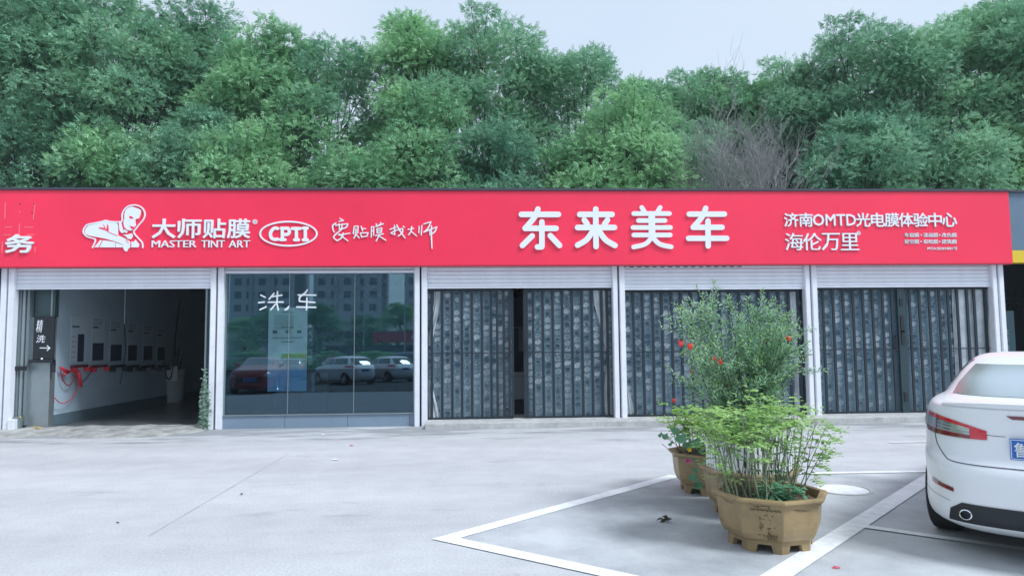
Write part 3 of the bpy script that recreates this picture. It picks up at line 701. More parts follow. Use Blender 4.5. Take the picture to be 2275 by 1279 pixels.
# emblem: man leaning over his work
fe = zoomer(175, 445, 10.656, YS)
OUT = [(335,1120),(372,1040),(400,960),(385,915),(300,890),(200,855),(140,800),(115,735),(150,645),(230,575),(450,530),(580,500),(650,480),(760,505),(930,515),(1030,490),(1035,340),(1085,235),(1180,145),(1330,115),(1460,150),(1550,240),(1572,360),(1530,470),(1440,575),(1360,680),(1315,730),(1325,790),(1400,880),(1500,990),(1520,1060),(1520,1120)]
obj('emblem_outline', strokes_mb([OUT], 30, fe, .02, lim=200), 'letter', sg)
EMB = [
 [(150,740),(180,660),(250,595),(450,550),(650,495),(760,525),(920,540),(940,640),(935,830),(1100,900),(1200,960),(1240,1040),(1235,1110),(1180,1150),(1150,1210),(1105,1210),(1070,1150),(1050,1050),(900,985),(640,910),(380,860),(240,835),(170,800)],
 [(955,540),(1015,520),(1030,620),(1060,700),(1085,765),(1020,775),(975,710)],
 [(1085,675),(1180,735),(1130,780),(1080,745)],
 [(1160,190),(1260,150),(1400,190),(1480,240),(1470,340),(1430,430),(1350,450),(1345,530),(1360,590),(1330,640),(1290,700),(1230,720),(1150,700),(1085,630),(1065,520),(1090,430),(1090,330),(1120,240)],
 [(1050,820),(1170,810),(1270,785),(1290,860),(1240,925),(1170,910),(1120,850)],
 [(380,1115),(520,940),(560,945),(480,1115)], [(505,1115),(590,945),(875,990),(868,1115)], [(890,1005),(1040,1055),(1058,1115),(885,1115)],
 [(1255,975),(1320,985),(1350,930),(1385,980),(1440,1040),(1420,1115),(1255,1115)]]
for i, p in enumerate(EMB): obj('emblem_piece', MB().prism(p, 0, .018+i*.0003, fe), 'letter', sg)
for i, p in enumerate(([(1200,400),(1220,375),(1270,385),(1310,430),(1240,440)], [(1210,605),(1330,635),(1310,690),(1265,680)], [(490,640),(600,655),(640,665),(725,760),(640,705),(500,668)], [(695,560),(718,630),(720,735),(670,700)], [(590,560),(640,640),(650,690),(620,640)])):
    obj('emblem_mark', MB().prism(p, .015, .0225+i*.0003, fe), 'redsign', sg)
obj('emblem_mark', strokes_mb([[(725,755),(930,842)]], 10, fe, .0235), 'redsign', sg)
obj('emblem_mark', strokes_mb([[(1085,640),(1120,690),(1200,730)]], 9, fe, .0240), 'redsign', sg)
obj('emblem_mark', strokes_mb([[(1240,1030),(1238,1090)], [(1130,930),(1190,1010)]], 9, fe, .0240), 'redsign', sg)

# ================================================================== NEIGHBOUR ON THE RIGHT
nb = thing('neighbouring_shop', 'dark open neighbouring unit with blue-grey fascia and yellow stripe at the right edge', 'shop building', (5*W+.3, 0, 0))
X0 = sxr+.01; zy0, zy1 = on(2262, 583, YS)[2], on(2262, 556, YS)[2]
for i in range(14):
    a = X0+i*.62; obj('fascia_panel', MB().box(a, a+.61, -.12, .1, zy1+.002, ztop-.01), 'greyfascia', nb, bevel=.006)
obj('stripe', MB().box(X0, X0+8.6, -.15, .1, zy0, zy1), 'yellow', nb)
obj('top_flashing', MB().box(X0+.002, X0+8.6, -.17, .3, ztop-.008, ztop+.03), 'edge', nb)
obj('roof', MB().box(5*W+.22, X0+8.6, .25, 8, 4.2, 4.3), 'roof', nb)
obj('back_wall', MB().box(5*W+.2, X0+8.6, 7.8, 8, 0, 4.2), 'darkwall', nb); obj('side_wall', MB().box(X0+8.4, X0+8.6, 0, 7.8, 0, 4.2), 'brickwall', nb)
obj('floor', MB().box(5*W+.2, X0+8.4, .05, 7.8, -.05, .02), 'infloor', nb)
obj('window', MB().box(5*W+.18, 5*W+.55, .30, .33, 0.1, 2.1), mat('dark_teal_glass', (.02, .06, .075), .15), nb)
for i, ch in enumerate('洗车美容'):
    z = 1.62-i*.16; glyph(ch, mat('dim_letter', (.10, .17, .19), .5).name and 'alu', (5*W+.30, z, 5*W+.42, z+.12), .296, .004, 0, 'letter', nb, axis=1)
# neighbour bay on the left, only its edge shows
obj('dark_opening', MB().box(-6.0, -.13, .6, .7, 0, 3.0), 'darkwall', bld)

# ================================================================== OPEN WASH BAY
fd = thing('folding_door', 'stack of folded glass door leaves at the left of the open bay', 'door', (.25, .2, 0))
for i, px_ in enumerate((33, 42, 51, 61)):
    a = on(px_, 800, .16+.02*i); obj('door_leaf', MB().box(a[0]-.026, a[0]+.026, .12+.02*i, .60, .10, 2.66), 'alu' if i % 2 else 'steel', fd, bevel=.006)
obj('hinge_block', MB().box(on(31, 815, .14)[0], on(62, 815, .14)[0], .085, .118, 1.12, 1.20), 'black', fd)
obj('floor_bracket', MB().box(on(33, 940, .12)[0], on(50, 940, .12)[0], .05, .118, .05, .28), 'alu', fd, bevel=.005)
obj('wall_jamb', MB().box(.126, on(32, 800, .2)[0], .115, .45, .0, 3.0), 'alu', bld)
obj('jamb_foot', MB().box(.126, .235, -.06, .11, 0, .24), 'white_metal', bld, bevel=.01)
cl = thing('steel_column', 'brushed steel clad column under the black sign at the left of the open bay', 'column', (.7, .3, 0))
a, b = on(62, 800, .25)[0], on(112, 800, .25)[0]
obj('cladding', MB().box(a, b, .25, .42, .055, on(80, 705, .25)[2]), 'steel', cl, bevel=.008)
obj('upper_casing', MB().box(a+.06, b+.02, .30, .42, on(80, 705, .25)[2]+.003, 3.0), mat('teal_dark_casing', (.05, .09, .10), .4), cl)
obj('edge_strip', MB().box(b-.05, b-.02, .285, .2995, 1.9, 2.66), 'steel', cl)
bs = thing('wash_sign', 'black hanging board with white brush characters and an arrow', 'sign', (.8, .2, 1.9))
a, b = on(72, 800, .2), on(118, 800, .2); z0_, z1_ = on(95, 798, .2)[2], on(95, 702, .2)[2]
obj('board', MB().box(a[0], b[0], .2, .23, z0_, z1_), 'black', bs, bevel=.003)
obj('ledge', MB().box(a[0]-.04, b[0]+.02, .15, .25, z0_-.06, z0_-.003), 'black', bs)
obj('side_strap', MB().box(b[0]-.03, b[0]+.03, .21, .24, z0_-.24, z0_-.062), 'black', bs)
obj('lamp', MB().lathe([(0, 0), (.018, 0), (.018, .03), (0, .03)], 10, 'z', ((a[0]+b[0])/2, .17, z0_)), 'letter', bs)
glyph('精', 'letter', (80, 710, 96, 738), .2, .004, .0, parent=bs, shear=.2); glyph('洗', 'letter', (80, 744, 101, 761), .2, .004, .0, parent=bs, shear=.2)
fb = zoomer(0, 640, 3.7625, .2)
obj('arrow', strokes_mb([[(335,498),(418,500)], [(395,480),(418,500)], [(418,500),(395,520)]], 7, fb, .004), 'letter', bs)

# posters and hose racks along the inner wall (x = .60)
WX = .60
def wally(px_, py=700):      # y along the inner wall where photo pixel px_ meets x=WX
    d = CF + CR*(px_-CX)/FPX - CU*(py-CY)/FPX; t = (WX+.02-CAM[0])/d[0]; return (CAM+d*t)
pst = ((161, 193, 702, 806), (207, 232, 705, 803), (247, 272, 712, 804), (286, 306, 716, 803), (320, 340, 722, 802), (351, 368, 728, 802))
nm = ['nearest', 'second', 'third', 'fourth', 'fifth', 'farthest']
for i, (a, b, t, u) in enumerate(pst):
    p0 = wally(a, t); p1 = wally(b, u); zt, z0 = p0[2], wally(a, u)[2]
    P = thing('wall_poster', f'{nm[i]} white poster with a dark picture on the inner wall of the open bay', 'poster', (WX, p0[1], z0), group='posters along the wash bay wall')
    obj('sheet', MB().box(WX+.002, WX+.006, p0[1], p1[1], z0, zt), 'wallsheet', P)
    L = p1[1]-p0[1]; hh = zt-z0
    obj('picture', MB().box(WX+.0065, WX+.008, p0[1]+L*(.42 if i == 0 else .08), p0[1]+L*(.82 if i == 0 else .95), z0+.02, z0+hh*(.62 if i == 0 else .42)), 'posterdark', P)
    obj('heading', MB().box(WX+.0065, WX+.008, p0[1]+L*.05, p0[1]+L*.5, z0+hh*.76, z0+hh*.80), 'ink', P)
    for q in range(3 if i else 5):
        zq = z0+hh*(.95-q*.05) if i else z0+hh*(.12+q*.11)
        obj('text_line', MB().box(WX+.0065, WX+.008, p0[1]+L*.06, p0[1]+L*(.8 if i else .3), zq, zq+hh*.012), 'ink', P)
for i, (a, b) in enumerate(((157, 191), (201, 235), (244, 275), (282, 305), (312, 340), (350, 372))):
    p0 = wally(a, 814); p1 = wally(b, 814); z = p0[2]
    P = thing('hose_rack', f'{nm[i]} dark red rack below the posters on the inner wall', 'rack', (WX, p0[1], z), group='racks along the wash bay wall')
    obj('rail', MB().box(WX+.02, WX+.07, p0[1], p1[1], z-.025, z+.025), mat('dark_red_rail', (.16, .02, .03), .5) if i < 2 else 'black', P)
    for y in (p0[1]+.03, p1[1]-.05): obj('hook', MB().box(WX+.0, WX+.11, y, y+.05, z-.11, z-.026), 'redplastic' if i in (0, 1) else 'black', P)
def wpt(x, y, off=.08): p = wally(x, y); return (WX+off, p[1], p[2])
def zp(x, y): return (x/3.198, 590+y/3.198)
hs = thing('spray_hose', 'red coiled hose with a spray gun looped on the inner wall', 'hose', wpt(*zp(410, 720)))
pts = [wpt(*zp(*q)) for q in ((410,715),(412,770),(440,835),(475,848),(500,800),(505,760),(520,745))]
obj('hose', MB().tube(smooth_pts(pts), .011, 6), mat('dim_red_hose', (.35, .03, .05), .5), hs, smooth=True)
pts = [wpt(*zp(*q), .10) for q in ((460,748),(520,745),(545,800),(540,850),(530,820),(510,760),(530,850),(480,940),(430,975),(390,970),(355,935))]
obj('hose', MB().tube(smooth_pts(pts), .009, 6), 'redplastic', hs, smooth=True)
pts = [wpt(*zp(*q), .09) for q in ((545,835),(590,800),(640,725))]; obj('hose', MB().tube(smooth_pts(pts), .012, 6), mat('dark_red_hose', (.16, .02, .04), .5), hs, smooth=True)
p = wpt(*zp(405, 722)); q = wpt(*zp(460, 755)); r_ = wpt(*zp(430, 775))
obj('spray_gun', MB().tube([p, q], [.02, .045], 8).tube([q, r_], .02, 6), 'redplastic', hs, smooth=True)
p = wpt(*zp(520, 750), .12); q = wpt(*zp(545, 860), .12); obj('spray_handle', MB().tube([p, q], [.035, .022], 8), 'redplastic', hs, smooth=True)
hc = thing('hanging_hose', 'black hose hanging in a long loop near the back of the open bay', 'hose', wpt(355, 640))
pts = [wpt(*zp(*q), .5) for q in ((1140,230),(1120,400),(1100,560),(1090,700),(1070,800),(1040,790),(1020,680))]
hp = obj('hose', MB().tube(smooth_pts(pts), .018, 6), 'blackhose', hc, smooth=True)
hr = thing('hanging_rod', 'thin white rod hanging from the ceiling of the open bay', 'rod', wpt(239, 650, .4))
p = wpt(239, 640, .4); q = wpt(239, 720, .4); obj('rod', MB().tube([(p[0], p[1], 3.0), (p[0], p[1], q[2])], .008, 6), 'white_metal', hr)
obj('cord', MB().tube([(p[0], p[1], q[2]), (p[0]+.0, p[1]+.1, q[2]-.6), (p[0], p[1]-.1, q[2]-1.3)], .01, 5), 'blackhose', hr)
# bucket with tools at the back
bk = gnd(382, 893, .045)
bu = thing('barrel', 'pale barrel holding brush handles at the back of the open bay', 'barrel', tuple(bk))
obj('body', MB().lathe([(0, .0), (.26, .0), (.29, .1), (.32, .85), (.30, .86), (.28, .3), (0, .3)], 24, 'z', tuple(bk)), mat('pale_plastic', (.42, .48, .5), .5), bu, smooth=R(40))
for i in range(5):
    an = i*1.3; obj('handle', MB().tube([(bk[0]+.1*math.cos(an), bk[1]+.1*math.sin(an), .5), (bk[0]+.25*math.cos(an), bk[1]+.2*math.sin(an), 1.35+.1*i)], .015, 6), 'black', bu)
obj('cloth', MB().box(bk[0]-.02, bk[0]+.26, bk[1]-.34, bk[1]-.31, .62, 1.0), 'paper', bu, bevel=.01)
mc = thing('pressure_machine', 'dark washing machine unit with gauge at the back of the open bay', 'machine', (bk[0]+1.4, 7.0, 0))
X = bk[0]+1.5
obj('frame', MB().box(X-.45, X+.45, 6.7, 7.4, .05, .9).box(X-.35, X+.3, 6.8, 7.3, .9, 2.1), 'black', mc, bevel=.03)
obj('wheel', MB().lathe([(0, -.04), (.16, -.04), (.16, .04), (0, .04)], 16, 'y', (X-.3, 6.62, .21)), 'rubber', mc); obj('wheel', MB().lathe([(0, -.04), (.16, -.04), (.16, .04), (0, .04)], 16, 'y', (X+.3, 6.62, .21)), 'rubber', mc)
obj('gauge', MB().lathe([(0, -.02), (.05, -.02), (.05, .02), (0, .02)], 14, 'y', (X, 6.77, 1.95)), 'letter', mc)
obj('door_edge', MB().box(on(454, 800, .12)[0], on(458, 800, .12)[0], .115, .16, .05, 2.66), 'steel', bld)
obj('door_pane', MB().box(on(458, 800, .12)[0]+.004, W-.13, .125, .15, .05, 2.66), mat('teal_dark_pane', (.03, .07, .075), .2), bld)
hb = thing('yellow_hose', 'short yellow hose end lying on the ramp by the folded door', 'hose', tuple(gnd(60, 940, .05)))
p = on(44, 925, .02); q = gnd(60, 944, .075); r_ = gnd(90, 951, .075)
obj('hose', MB().tube(smooth_pts([tuple(p), tuple((p+q)/2+np.array([0, 0, -.02])), tuple(q), tuple(r_)]), .012, 8), 'yellowhose', hb, smooth=True)
h2 = thing('ground_wire', 'thin yellow wire curled on the bay floor beside the steel column', 'wire', tuple(gnd(125, 940, .05)))
obj('wire', MB().tube(smooth_pts([tuple(gnd(*q, .06)) for q in ((108, 946), (118, 940), (130, 938), (140, 939))]), .007, 5), 'yellowhose', h2, smooth=True)

# window bay: lettering, posters, boxes inside
fg = zoomer(560, 630, 5.12, .090)
wl = thing('window_lettering', 'white hand-cut characters stuck high on the tinted shop window', 'lettering', (5, .088, 2.4))
W1 = [[(100,130),(150,155)], [(75,215),(140,208)], [(90,295),(160,262)], [(195,175),(250,110)], [(225,147),(340,130)], [(290,90),(285,200)], [(185,210),(355,208)], [(265,235),(215,295)], [(280,215),(300,300)], [(375,297),(400,285),(418,260)]]
W2 = [[(525,128),(725,130)], [(630,70),(600,110),(545,150),(540,200)], [(540,200),(715,212)], [(625,160),(620,295)], [(510,265),(725,268)]]
obj('letter', strokes_mb(W1, 24, fg, .004, taper=.3, lim=60), 'letter', wl); obj('letter', strokes_mb(W2, 24, fg, .004, taper=.3, lim=60), 'letter', wl)
a, b = on(597, 683, .16), on(681, 868, .16)
wp = thing('window_poster', 'tall pale blue price poster with a lime band behind the window', 'poster', (a[0], .14, b[2]))
obj('sheet', MB().box(a[0], b[0], .16, .164, b[2], a[2]), 'posterblue', wp)
hh = a[2]-b[2]; ww = b[0]-a[0]
for i in range(8): obj('text_line', MB().box(a[0]+ww*.15, a[0]+ww*.65, .137, .1395, a[2]-hh*(.10+i*.022)-.006, a[2]-hh*(.10+i*.022)), 'ink', wp)
for u, wq in ((.055, .3), (.235, .3), (.36, .75), (.41, .3)): obj('text_line', MB().box(a[0]+ww*(.5-wq/2), a[0]+ww*(.5+wq/2), .137, .1395, a[2]-hh*u-.012, a[2]-hh*u), 'ink', wp)
for u in (.18, .5, .8): obj('icon', MB().box(a[0]+ww*u-.04, a[0]+ww*u+.04, .137, .1395, a[2]-hh*.31, a[2]-hh*.275), 'ink', wp)
zl = on(640, 796, .14)[2]; obj('lime_band', MB().box(a[0]+ww*.35, b[0]-.005, .137, .1395, zl, zl+.09), 'lime', wp)
obj('white_band', MB().box(a[0]+.005, b[0]-.005, .137, .1395, zl-.20, zl-.03), 'paper', wp)
for (p0, p1, yy, lab) in (((663, 828), (728, 870), 1.0, 'brown cardboard box standing low inside the tinted window'), ((600, 832), (660, 862), .8, 'wide pale box beside the cardboard box inside the window')):
    a, b = on(*p0, yy), on(*p1, yy)
    t = thing('box', lab, 'box', (a[0], yy, b[2]))
    obj('carton', MB().box(a[0], b[0], yy, yy+.35, b[2], a[2]), 'card', t, bevel=.006)
    obj('tape', MB().box((a[0]+b[0])/2-.03, (a[0]+b[0])/2+.03, yy-.003, yy-.001, b[2], a[2]-.008), 'paper', t)
    obj('stand', MB().box(a[0]+.05, b[0]-.05, yy+.03, yy+.32, .1, b[2]-.002), 'darkwall', t)
# ================================================================== PLANTS: helpers
def leaf_quads(P, D, N, ln, wd, fold=.15):
    """diamond leaves: base points P, directions D, normals N (arrays), lengths and widths"""
    D = D/np.linalg.norm(D, axis=1, keepdims=True); B_ = np.cross(D, N); B_ /= (np.linalg.norm(B_, axis=1, keepdims=True)+1e-9)
    N2 = np.cross(B_, D); ln = np.asarray(ln).reshape(-1, 1)*np.ones((len(P), 1)); wd = np.asarray(wd).reshape(-1, 1)*np.ones((len(P), 1))
    V = np.stack([P, P+D*ln*.45+B_*wd*.5+N2*wd*fold, P+D*ln-N2*ln*.08, P+D*ln*.45-B_*wd*.5+N2*wd*fold], 1).reshape(-1, 3)
    F = np.arange(len(V)).reshape(-1, 4); return V, F
def unit(v): return v/(np.linalg.norm(v, axis=-1, keepdims=True)+1e-9)
def tree_mesh(seed, H=12., crown_r=2.8, base=3.5, nclump=46, nspray=150, leafmat_='treeleaf', leaflet=.073, spread=1.):
    r = np.random.default_rng(seed); rr = random.Random(seed)
    tb = MB(); lean = Vector((r.normal()*.3, r.normal()*.3, 0))
    top = Vector((lean.x, lean.y, H*.93)); trunk = [Vector((0, 0, -.1)), Vector((lean.x*.1, lean.y*.1, base*.5)), Vector((lean.x*.4+.1, lean.y*.4, base)), Vector((lean.x*.8, lean.y*.8, H*.6)), top]
    tb.tube(smooth_pts(trunk, 3), [.15-.13*i/12 for i in range(13)], 7)
    C = []
    while len(C) < nclump:
        t = r.uniform(0, 1); z = base+(H-base)*t**.85
        env = crown_r*(math.sin(PI*min(1, (t*.82+.16)))**.6)
        a = r.uniform(0, 2*PI); q = env*math.sqrt(r.uniform(.12, 1)); C.append((lean.x*t+q*math.cos(a), lean.y*t+q*math.sin(a)*.85, z+r.normal()*.25, .60+.70*r.uniform()**1.3*(1-.35*t)))
    for k in range(5):           # stray tips above the crown
        a = r.uniform(0, 2*PI); q = crown_r*.5*r.uniform(); C.append((lean.x+q*math.cos(a), lean.y+q*math.sin(a), H+r.uniform(-.1, .55), .28))
    for (x, y, z, cr_) in C:
        s = rr.uniform(.35, .85); a = Vector((lean.x*s, lean.y*s, max(base*.7, z*s*.9))); b = Vector((x, y, z)); mid = (a+b)/2+Vector((rr.uniform(-.3, .3), rr.uniform(-.3, .3), -.15))
        tb.tube(smooth_pts([a, mid, b], 3), [.038-.032*i/6 for i in range(7)], 4, cap=False)
        for q in range(3):
            c = b+Vector((rr.gauss(0, 1), rr.gauss(0, 1), abs(rr.gauss(0, .8)))).normalized()*cr_*.85
            tb.tube([b, (b+c)/2+Vector((0, 0, .06)), c], [.014, .009, .004], 3, cap=False)
    Vs, Fs = [], []; off = 0
    for (x, y, z, cr_) in C:
        n = int(nspray*1.75*(cr_/.8)**1.8)+14
        d = unit(r.normal(size=(n, 3))*np.array([1, 1, .85])+np.array([0, 0, .25])); rad = cr_*(r.uniform(.30, 1.15, n)**.6)
        P = np.array([x, y, z])+d*rad[:, None]*np.array([1.18, 1.18, .72])
        D = unit(d*np.array([1, 1, .45])+r.normal(size=(n, 3))*.45+np.array([0, 0, -.05]))
        N = unit(np.cross(D, r.normal(size=(n, 3)))+np.array([0, 0, 1.4])*1.)
        side = unit(np.cross(D, N))
        for k in range(4):
            for sgn in (-1, 1):
                bp = P+D*(.042*k+.01); ld = unit(D*.55+side*sgn+r.normal(size=(n, 3))*.15-N*.15)
                V, F = leaf_quads(bp, ld, N+r.normal(size=(n, 3))*.25, leaflet*r.uniform(.8, 1.25, n), leaflet*.62)
                Vs.append(V); Fs.append(F+off); off += len(V)
        V, F = leaf_quads(P+D*.17, D, N, leaflet, leaflet*.45); Vs.append(V); Fs.append(F+off); off += len(V)
    leaf = rawmesh('crown', np.concatenate(Vs), np.concatenate(Fs), [leafmat_])
    return leaf, mesh('trunk', tb, 'bark', smooth=True)
def put_tree(name, meshes, loc, label, s=1., rz=0., group='leafy trees behind the shop row', sxy=None, cat='tree'):
    t = thing(name, label, cat, loc, group); t.rotation_euler = (0, 0, rz); t.scale = ((sxy or s), (sxy or s), s)
    link('crown', meshes[0], t); link('trunk', meshes[1], t); return t
TM = [tree_mesh(1, 12, 2.9, 3.6, 48, 150), tree_mesh(2, 12, 2.6, 3.2, 44, 150, 'treeleaf2'), tree_mesh(3, 12, 3.2, 4.0, 52, 150, 'treeleaf'),
      tree_mesh(4, 12, 2.4, 3.4, 40, 150, 'treeleaf3'), tree_mesh(5, 8.2, 2.3, 2.2, 40, 150, 'treeleaf3'), tree_mesh(6, 8.2, 2.5, 2.0, 40, 150, 'treeleaf2')]
# back row: (x, y, mesh, height in m, label)
def topz(px_, py, Y): return on(px_, py, Y)
rowA = [
 # px centre, top py, Y, mesh, label
 (-60, -40, 13.0, 2, 'broad tree at the far left edge rising out of the picture'),
 (110, -25, 12.5, 0, 'tall tree above the lettering remnants at the left end of the sign'),
 (300, -10, 12.0, 2, 'tallest full tree above the emblem on the sign'),
 (455, 45, 14.5, 1, 'slim tree whose loose tip leans right above the left lettering'),
 (610, 85, 12.5, 3, 'rounded tree above the oval logo on the sign'),
 (745, 95, 13.5, 0, 'tree with a ragged top above the handwritten lettering'),
 (915, 55, 13.0, 3, 'tall pointed tree left of the middle of the picture'),
 (1075, 75, 13.5, 2, 'tall bushy tree above the first big white character'),
 (1285, 115, 13.0, 0, 'tree with a pointed top above the middle of the big characters'),
 (1420, 190, 14.5, 3, 'low-topped pale tree right of the pointed middle tree'),
 (1590, 175, 15.5, 3, 'tree standing behind the bare leafless tree'),
 (1500, 175, 15.0, 0, 'tree filling the gap between the pale low tree and the bare tree'),
 (1690, 190, 15.8, 3, 'pale tree half hidden behind the right side of the bare tree'),
 (1775, 150, 14.0, 1, 'slender dark tree just right of the bare leafless tree'),
 (1900, 85, 13.5, 2, 'tall tree above the small lettering at the right of the sign'),
 (2060, 62, 12.5, 0, 'wide tree above the right end of the red sign'),
 (2200, 25, 13.0, 3, 'high tree near the right edge above the neighbouring fascia'),
 (2330, 0, 12.0, 2, 'large tree cut off by the right edge of the picture')]
for i, (px_, py, Y, mi, lab) in enumerate(rowA):
    p = on(px_, py, Y); s = p[2]/12.35
    put_tree('leafy_tree', TM[mi], (p[0], Y, 0), lab, s, rz=i*1.7, sxy=max(.9, s)*random.uniform(.9, 1.02))
rowB = [
 (60, 250, 10.3, 5, 'dark low tree over the roof at the far left'), (240, 300, 10.0, 4, 'low green tree over the roof left of the emblem'),
 (420, 270, 10.6, 5, 'dark low tree over the roof above the left lettering'), (560, 290, 9.8, 4, 'low tree over the roof above the white window bay'),
 (790, 345, 9.4, 4, 'small bright yellow-green tree just over the roof edge'), (950, 215, 10.2, 4, 'pale green round tree in front of the taller ones at centre'),
 (1130, 300, 9.8, 5, 'low dark tree over the roof left of the big characters'), (1250, 330, 10.4, 4, 'low tree over the roof behind the second big character'),
 (1400, 215, 10.0, 4, 'pale round tree left of the bare tree, leaning right'), (1540, 330, 11.6, 5, 'dark shrubby tree low behind the bare branches'),
 (1860, 290, 10.2, 5, 'dark low tree over the roof right of the bare tree'), (2010, 260, 10.5, 5, 'dark round tree low over the right part of the sign'),
 (2150, 330, 9.8, 5, 'low dark tree over the right end of the sign'), (2270, 300, 10.3, 4, 'low green tree at the right edge over the neighbouring roof')]
for i, (px_, py, Y, mi, lab) in enumerate(rowB):
    p = on(px_, py, Y); s = p[2]/8.5
    put_tree('low_tree', TM[mi], (p[0], Y, 0), lab, s, rz=i*2.3+.4, group='lower trees behind the shop row', sxy=random.uniform(.85, 1.05))
# bare tree
bt = thing('bare_tree', 'leafless grey tree with a dense fan of dead twigs behind the roof', 'tree', (on(1640, 400, 9.1)[0], 9.1, 0))
tb = MB(); rr = random.Random(5); cx0 = bt.location.x; twigs = MB()
def grow(mb, p, d, ln, r, depth):
    if depth > 5 or r < .0022: return
    pts = [p]; q = p; dd = d.copy()
    for i in range(4):
        dd = (dd+Vector((rr.gauss(0, .16), rr.gauss(0, .16), .10))).normalized(); q = q+dd*ln/4; pts.append(q)
    mb.tube(pts, [r*(1-.12*i) for i in range(5)], 3 if depth > 1 else 5, cap=False)
    k = 3 if depth < 4 else 2
    for i in range(k+ (1 if depth in (1, 2) else 0)):
        s = pts[rr.randint(1, 4)]; nd = (dd+Vector((rr.gauss(0, .55), rr.gauss(0, .45), rr.uniform(-.1, .35)))).normalized()
        grow(twigs if depth >= 1 else mb, s, nd, ln*rr.uniform(.55, .8), r*.63, depth+1)
tb.tube([(cx0, 9.1, 0), (cx0+.1, 9.1, 2.4), (cx0, 9.1, 4.6)], [.14, .11, .09], 7)
for i in range(11):
    an = -1.15+i*.23; grow(tb, Vector((cx0+rr.uniform(-.1, .1), 9.1+rr.uniform(-.1, .1), 3.4+rr.uniform(0, 1.2))), Vector((math.sin(an)*.68, rr.uniform(-.4, .4), .8)), rr.uniform(1.9, 2.6), .034, 0)
obj('trunk', tb, 'deadbark', bt); obj('twigs', twigs, 'deadbark', bt)

# ================================================================== POTS
def oct_pts(r, delta, n=8): return [(r*math.cos(delta+2*PI*(i+.5)/n), r*math.sin(delta+2*PI*(i+.5)/n)) for i in range(n)]
def make_pot(loc, delta, label, s=1., engraved=False):
    t = thing('flower_pot', label, 'flower pot', loc, 'octagonal brown glazed flower pots'); t.rotation_euler = (0, 0, 0)
    prof = [(.325, .085), (.368, .105), (.392, .15), (.404, .20), (.414, .30), (.420, .37), (.425, .39)]
    def ringm(prof, closed_bottom=True):
        mb = MB(); V = []
        for r, z in prof: V += [(x*s, y*s, z*s) for x, y in oct_pts(r, delta)]
        F = [(i*8+j, i*8+(j+1) % 8, (i+1)*8+(j+1) % 8, (i+1)*8+j) for i in range(len(prof)-1) for j in range(8)]
        if closed_bottom: F.append(tuple(reversed(range(8))))
        mb.add(V, F); return mb
    def sub(name, mb, m_, bevel=0., smooth=False): return link(name, mesh(name, mb, m_, bevel=bevel, smooth=smooth), t)
    sub('body', ringm(prof+[(.395, .392), (.37, .2), (.05, .19)]), 'pot', .006)
    rim = ringm([(.427, .385), (.455, .392), (.463, .402), (.460, .418), (.446, .424), (.405, .422), (.398, .40), (.40, .385)], False)
    sub('rim', rim, 'pot', .002)
    # footed base ring with cut-outs
    fb_ = MB(); P0 = oct_pts(.335, delta); P1 = oct_pts(.300, delta)
    for i in range(8):
        a = Vector((*P0[i], 0)); b = Vector((*P0[(i+1) % 8], 0)); a1 = Vector((*P1[i], 0)); b1 = Vector((*P1[(i+1) % 8], 0))
        def seg(u0, u1, z0, z1, w0=0, w1=0):
            q = [a.lerp(b, u0), a.lerp(b, u1), a1.lerp(b1, u1), a1.lerp(b1, u0)]; q2 = [a.lerp(b, u0+w0), a.lerp(b, u1+w1), a1.lerp(b1, u1+w1), a1.lerp(b1, u0+w0)]
            fb_.add([(v.x*s, v.y*s, z0*s) for v in q2]+[(v.x*s, v.y*s, z1*s) for v in q], [(0, 3, 2, 1), (4, 5, 6, 7), (0, 1, 5, 4), (1, 2, 6, 5), (2, 3, 7, 6), (3, 0, 4, 7)])
        seg(0, .30, 0, .0615, 0, -.06); seg(.70, 1, 0, .0615, .06, 0); seg(0, 1, .062, .092)
    sub('base', fb_, 'pot')
    sl_ = MB(); n = 22; V = []
    for j in range(n+1):
        for i in range(n+1):
            u, v = (i/n-.5)*2, (j/n-.5)*2; r = max(abs(u), abs(v)); L = math.hypot(u, v) or 1
            x, y = u*r/L*.395, v*r/L*.395; V.append((x*s, y*s, (.355+.02*math.sin(x*9)*math.cos(y*8)+random.uniform(0, .018)*(r < .97))*s))
    sl_.add(V, [(j*(n+1)+i, j*(n+1)+i+1, (j+1)*(n+1)+i+1, (j+1)*(n+1)+i) for j in range(n) for i in range(n)])
    sub('soil', sl_, 'soil')
    if engraved:
        # engraved spray of grass and characters on the facet that faces the camera
        best = min(range(8), key=lambda i: abs(((delta+2*PI*(i+1)/8)-R(-104)+PI) % (2*PI)-PI)); an = delta+2*PI*(best+1)/8
        nrm = Vector((math.cos(an), math.sin(an), 0)); tg = Vector((-nrm.y, nrm.x, 0)); ca = math.cos(PI/8)
        def fm(p, h):    # p in metres on facet: x sideways, y height
            r = np.interp(p[1], [q[1] for q in prof], [q[0] for q in prof])*ca; v = nrm*(r+.0005+h)+tg*p[0]; return (v.x*s, v.y*s, p[1]*s)
        st = []; r5 = random.Random(9)
        for k in range(26):
            x = .0+r5.uniform(-.02, .12); z = .13+r5.uniform(0, .17); l = r5.uniform(.012, .03); an_ = r5.uniform(0, PI)
            st.append([(x, z), (x+l*.5*math.cos(an_)+.004, z+l*.6*math.sin(an_)), (x+l*math.cos(an_), z+l*math.sin(an_))])
        for k in range(7): x = -.09+k*.033; st.append([(x, .338+.006*math.sin(k)), (x+.018, .346), (x+.034, .336)])
        for k in range(4): x = .035+k*.02; st.append([(x, .105), (x+.004, .125), (x-.002, .15)])
        sub('engraving', strokes_mb(st, .0035, fm, .0012, taper=.3), 'potdark')
    return t
P1, P2, P3 = (10.95, -7.93), (11.17, -6.98), (11.13, -6.02)
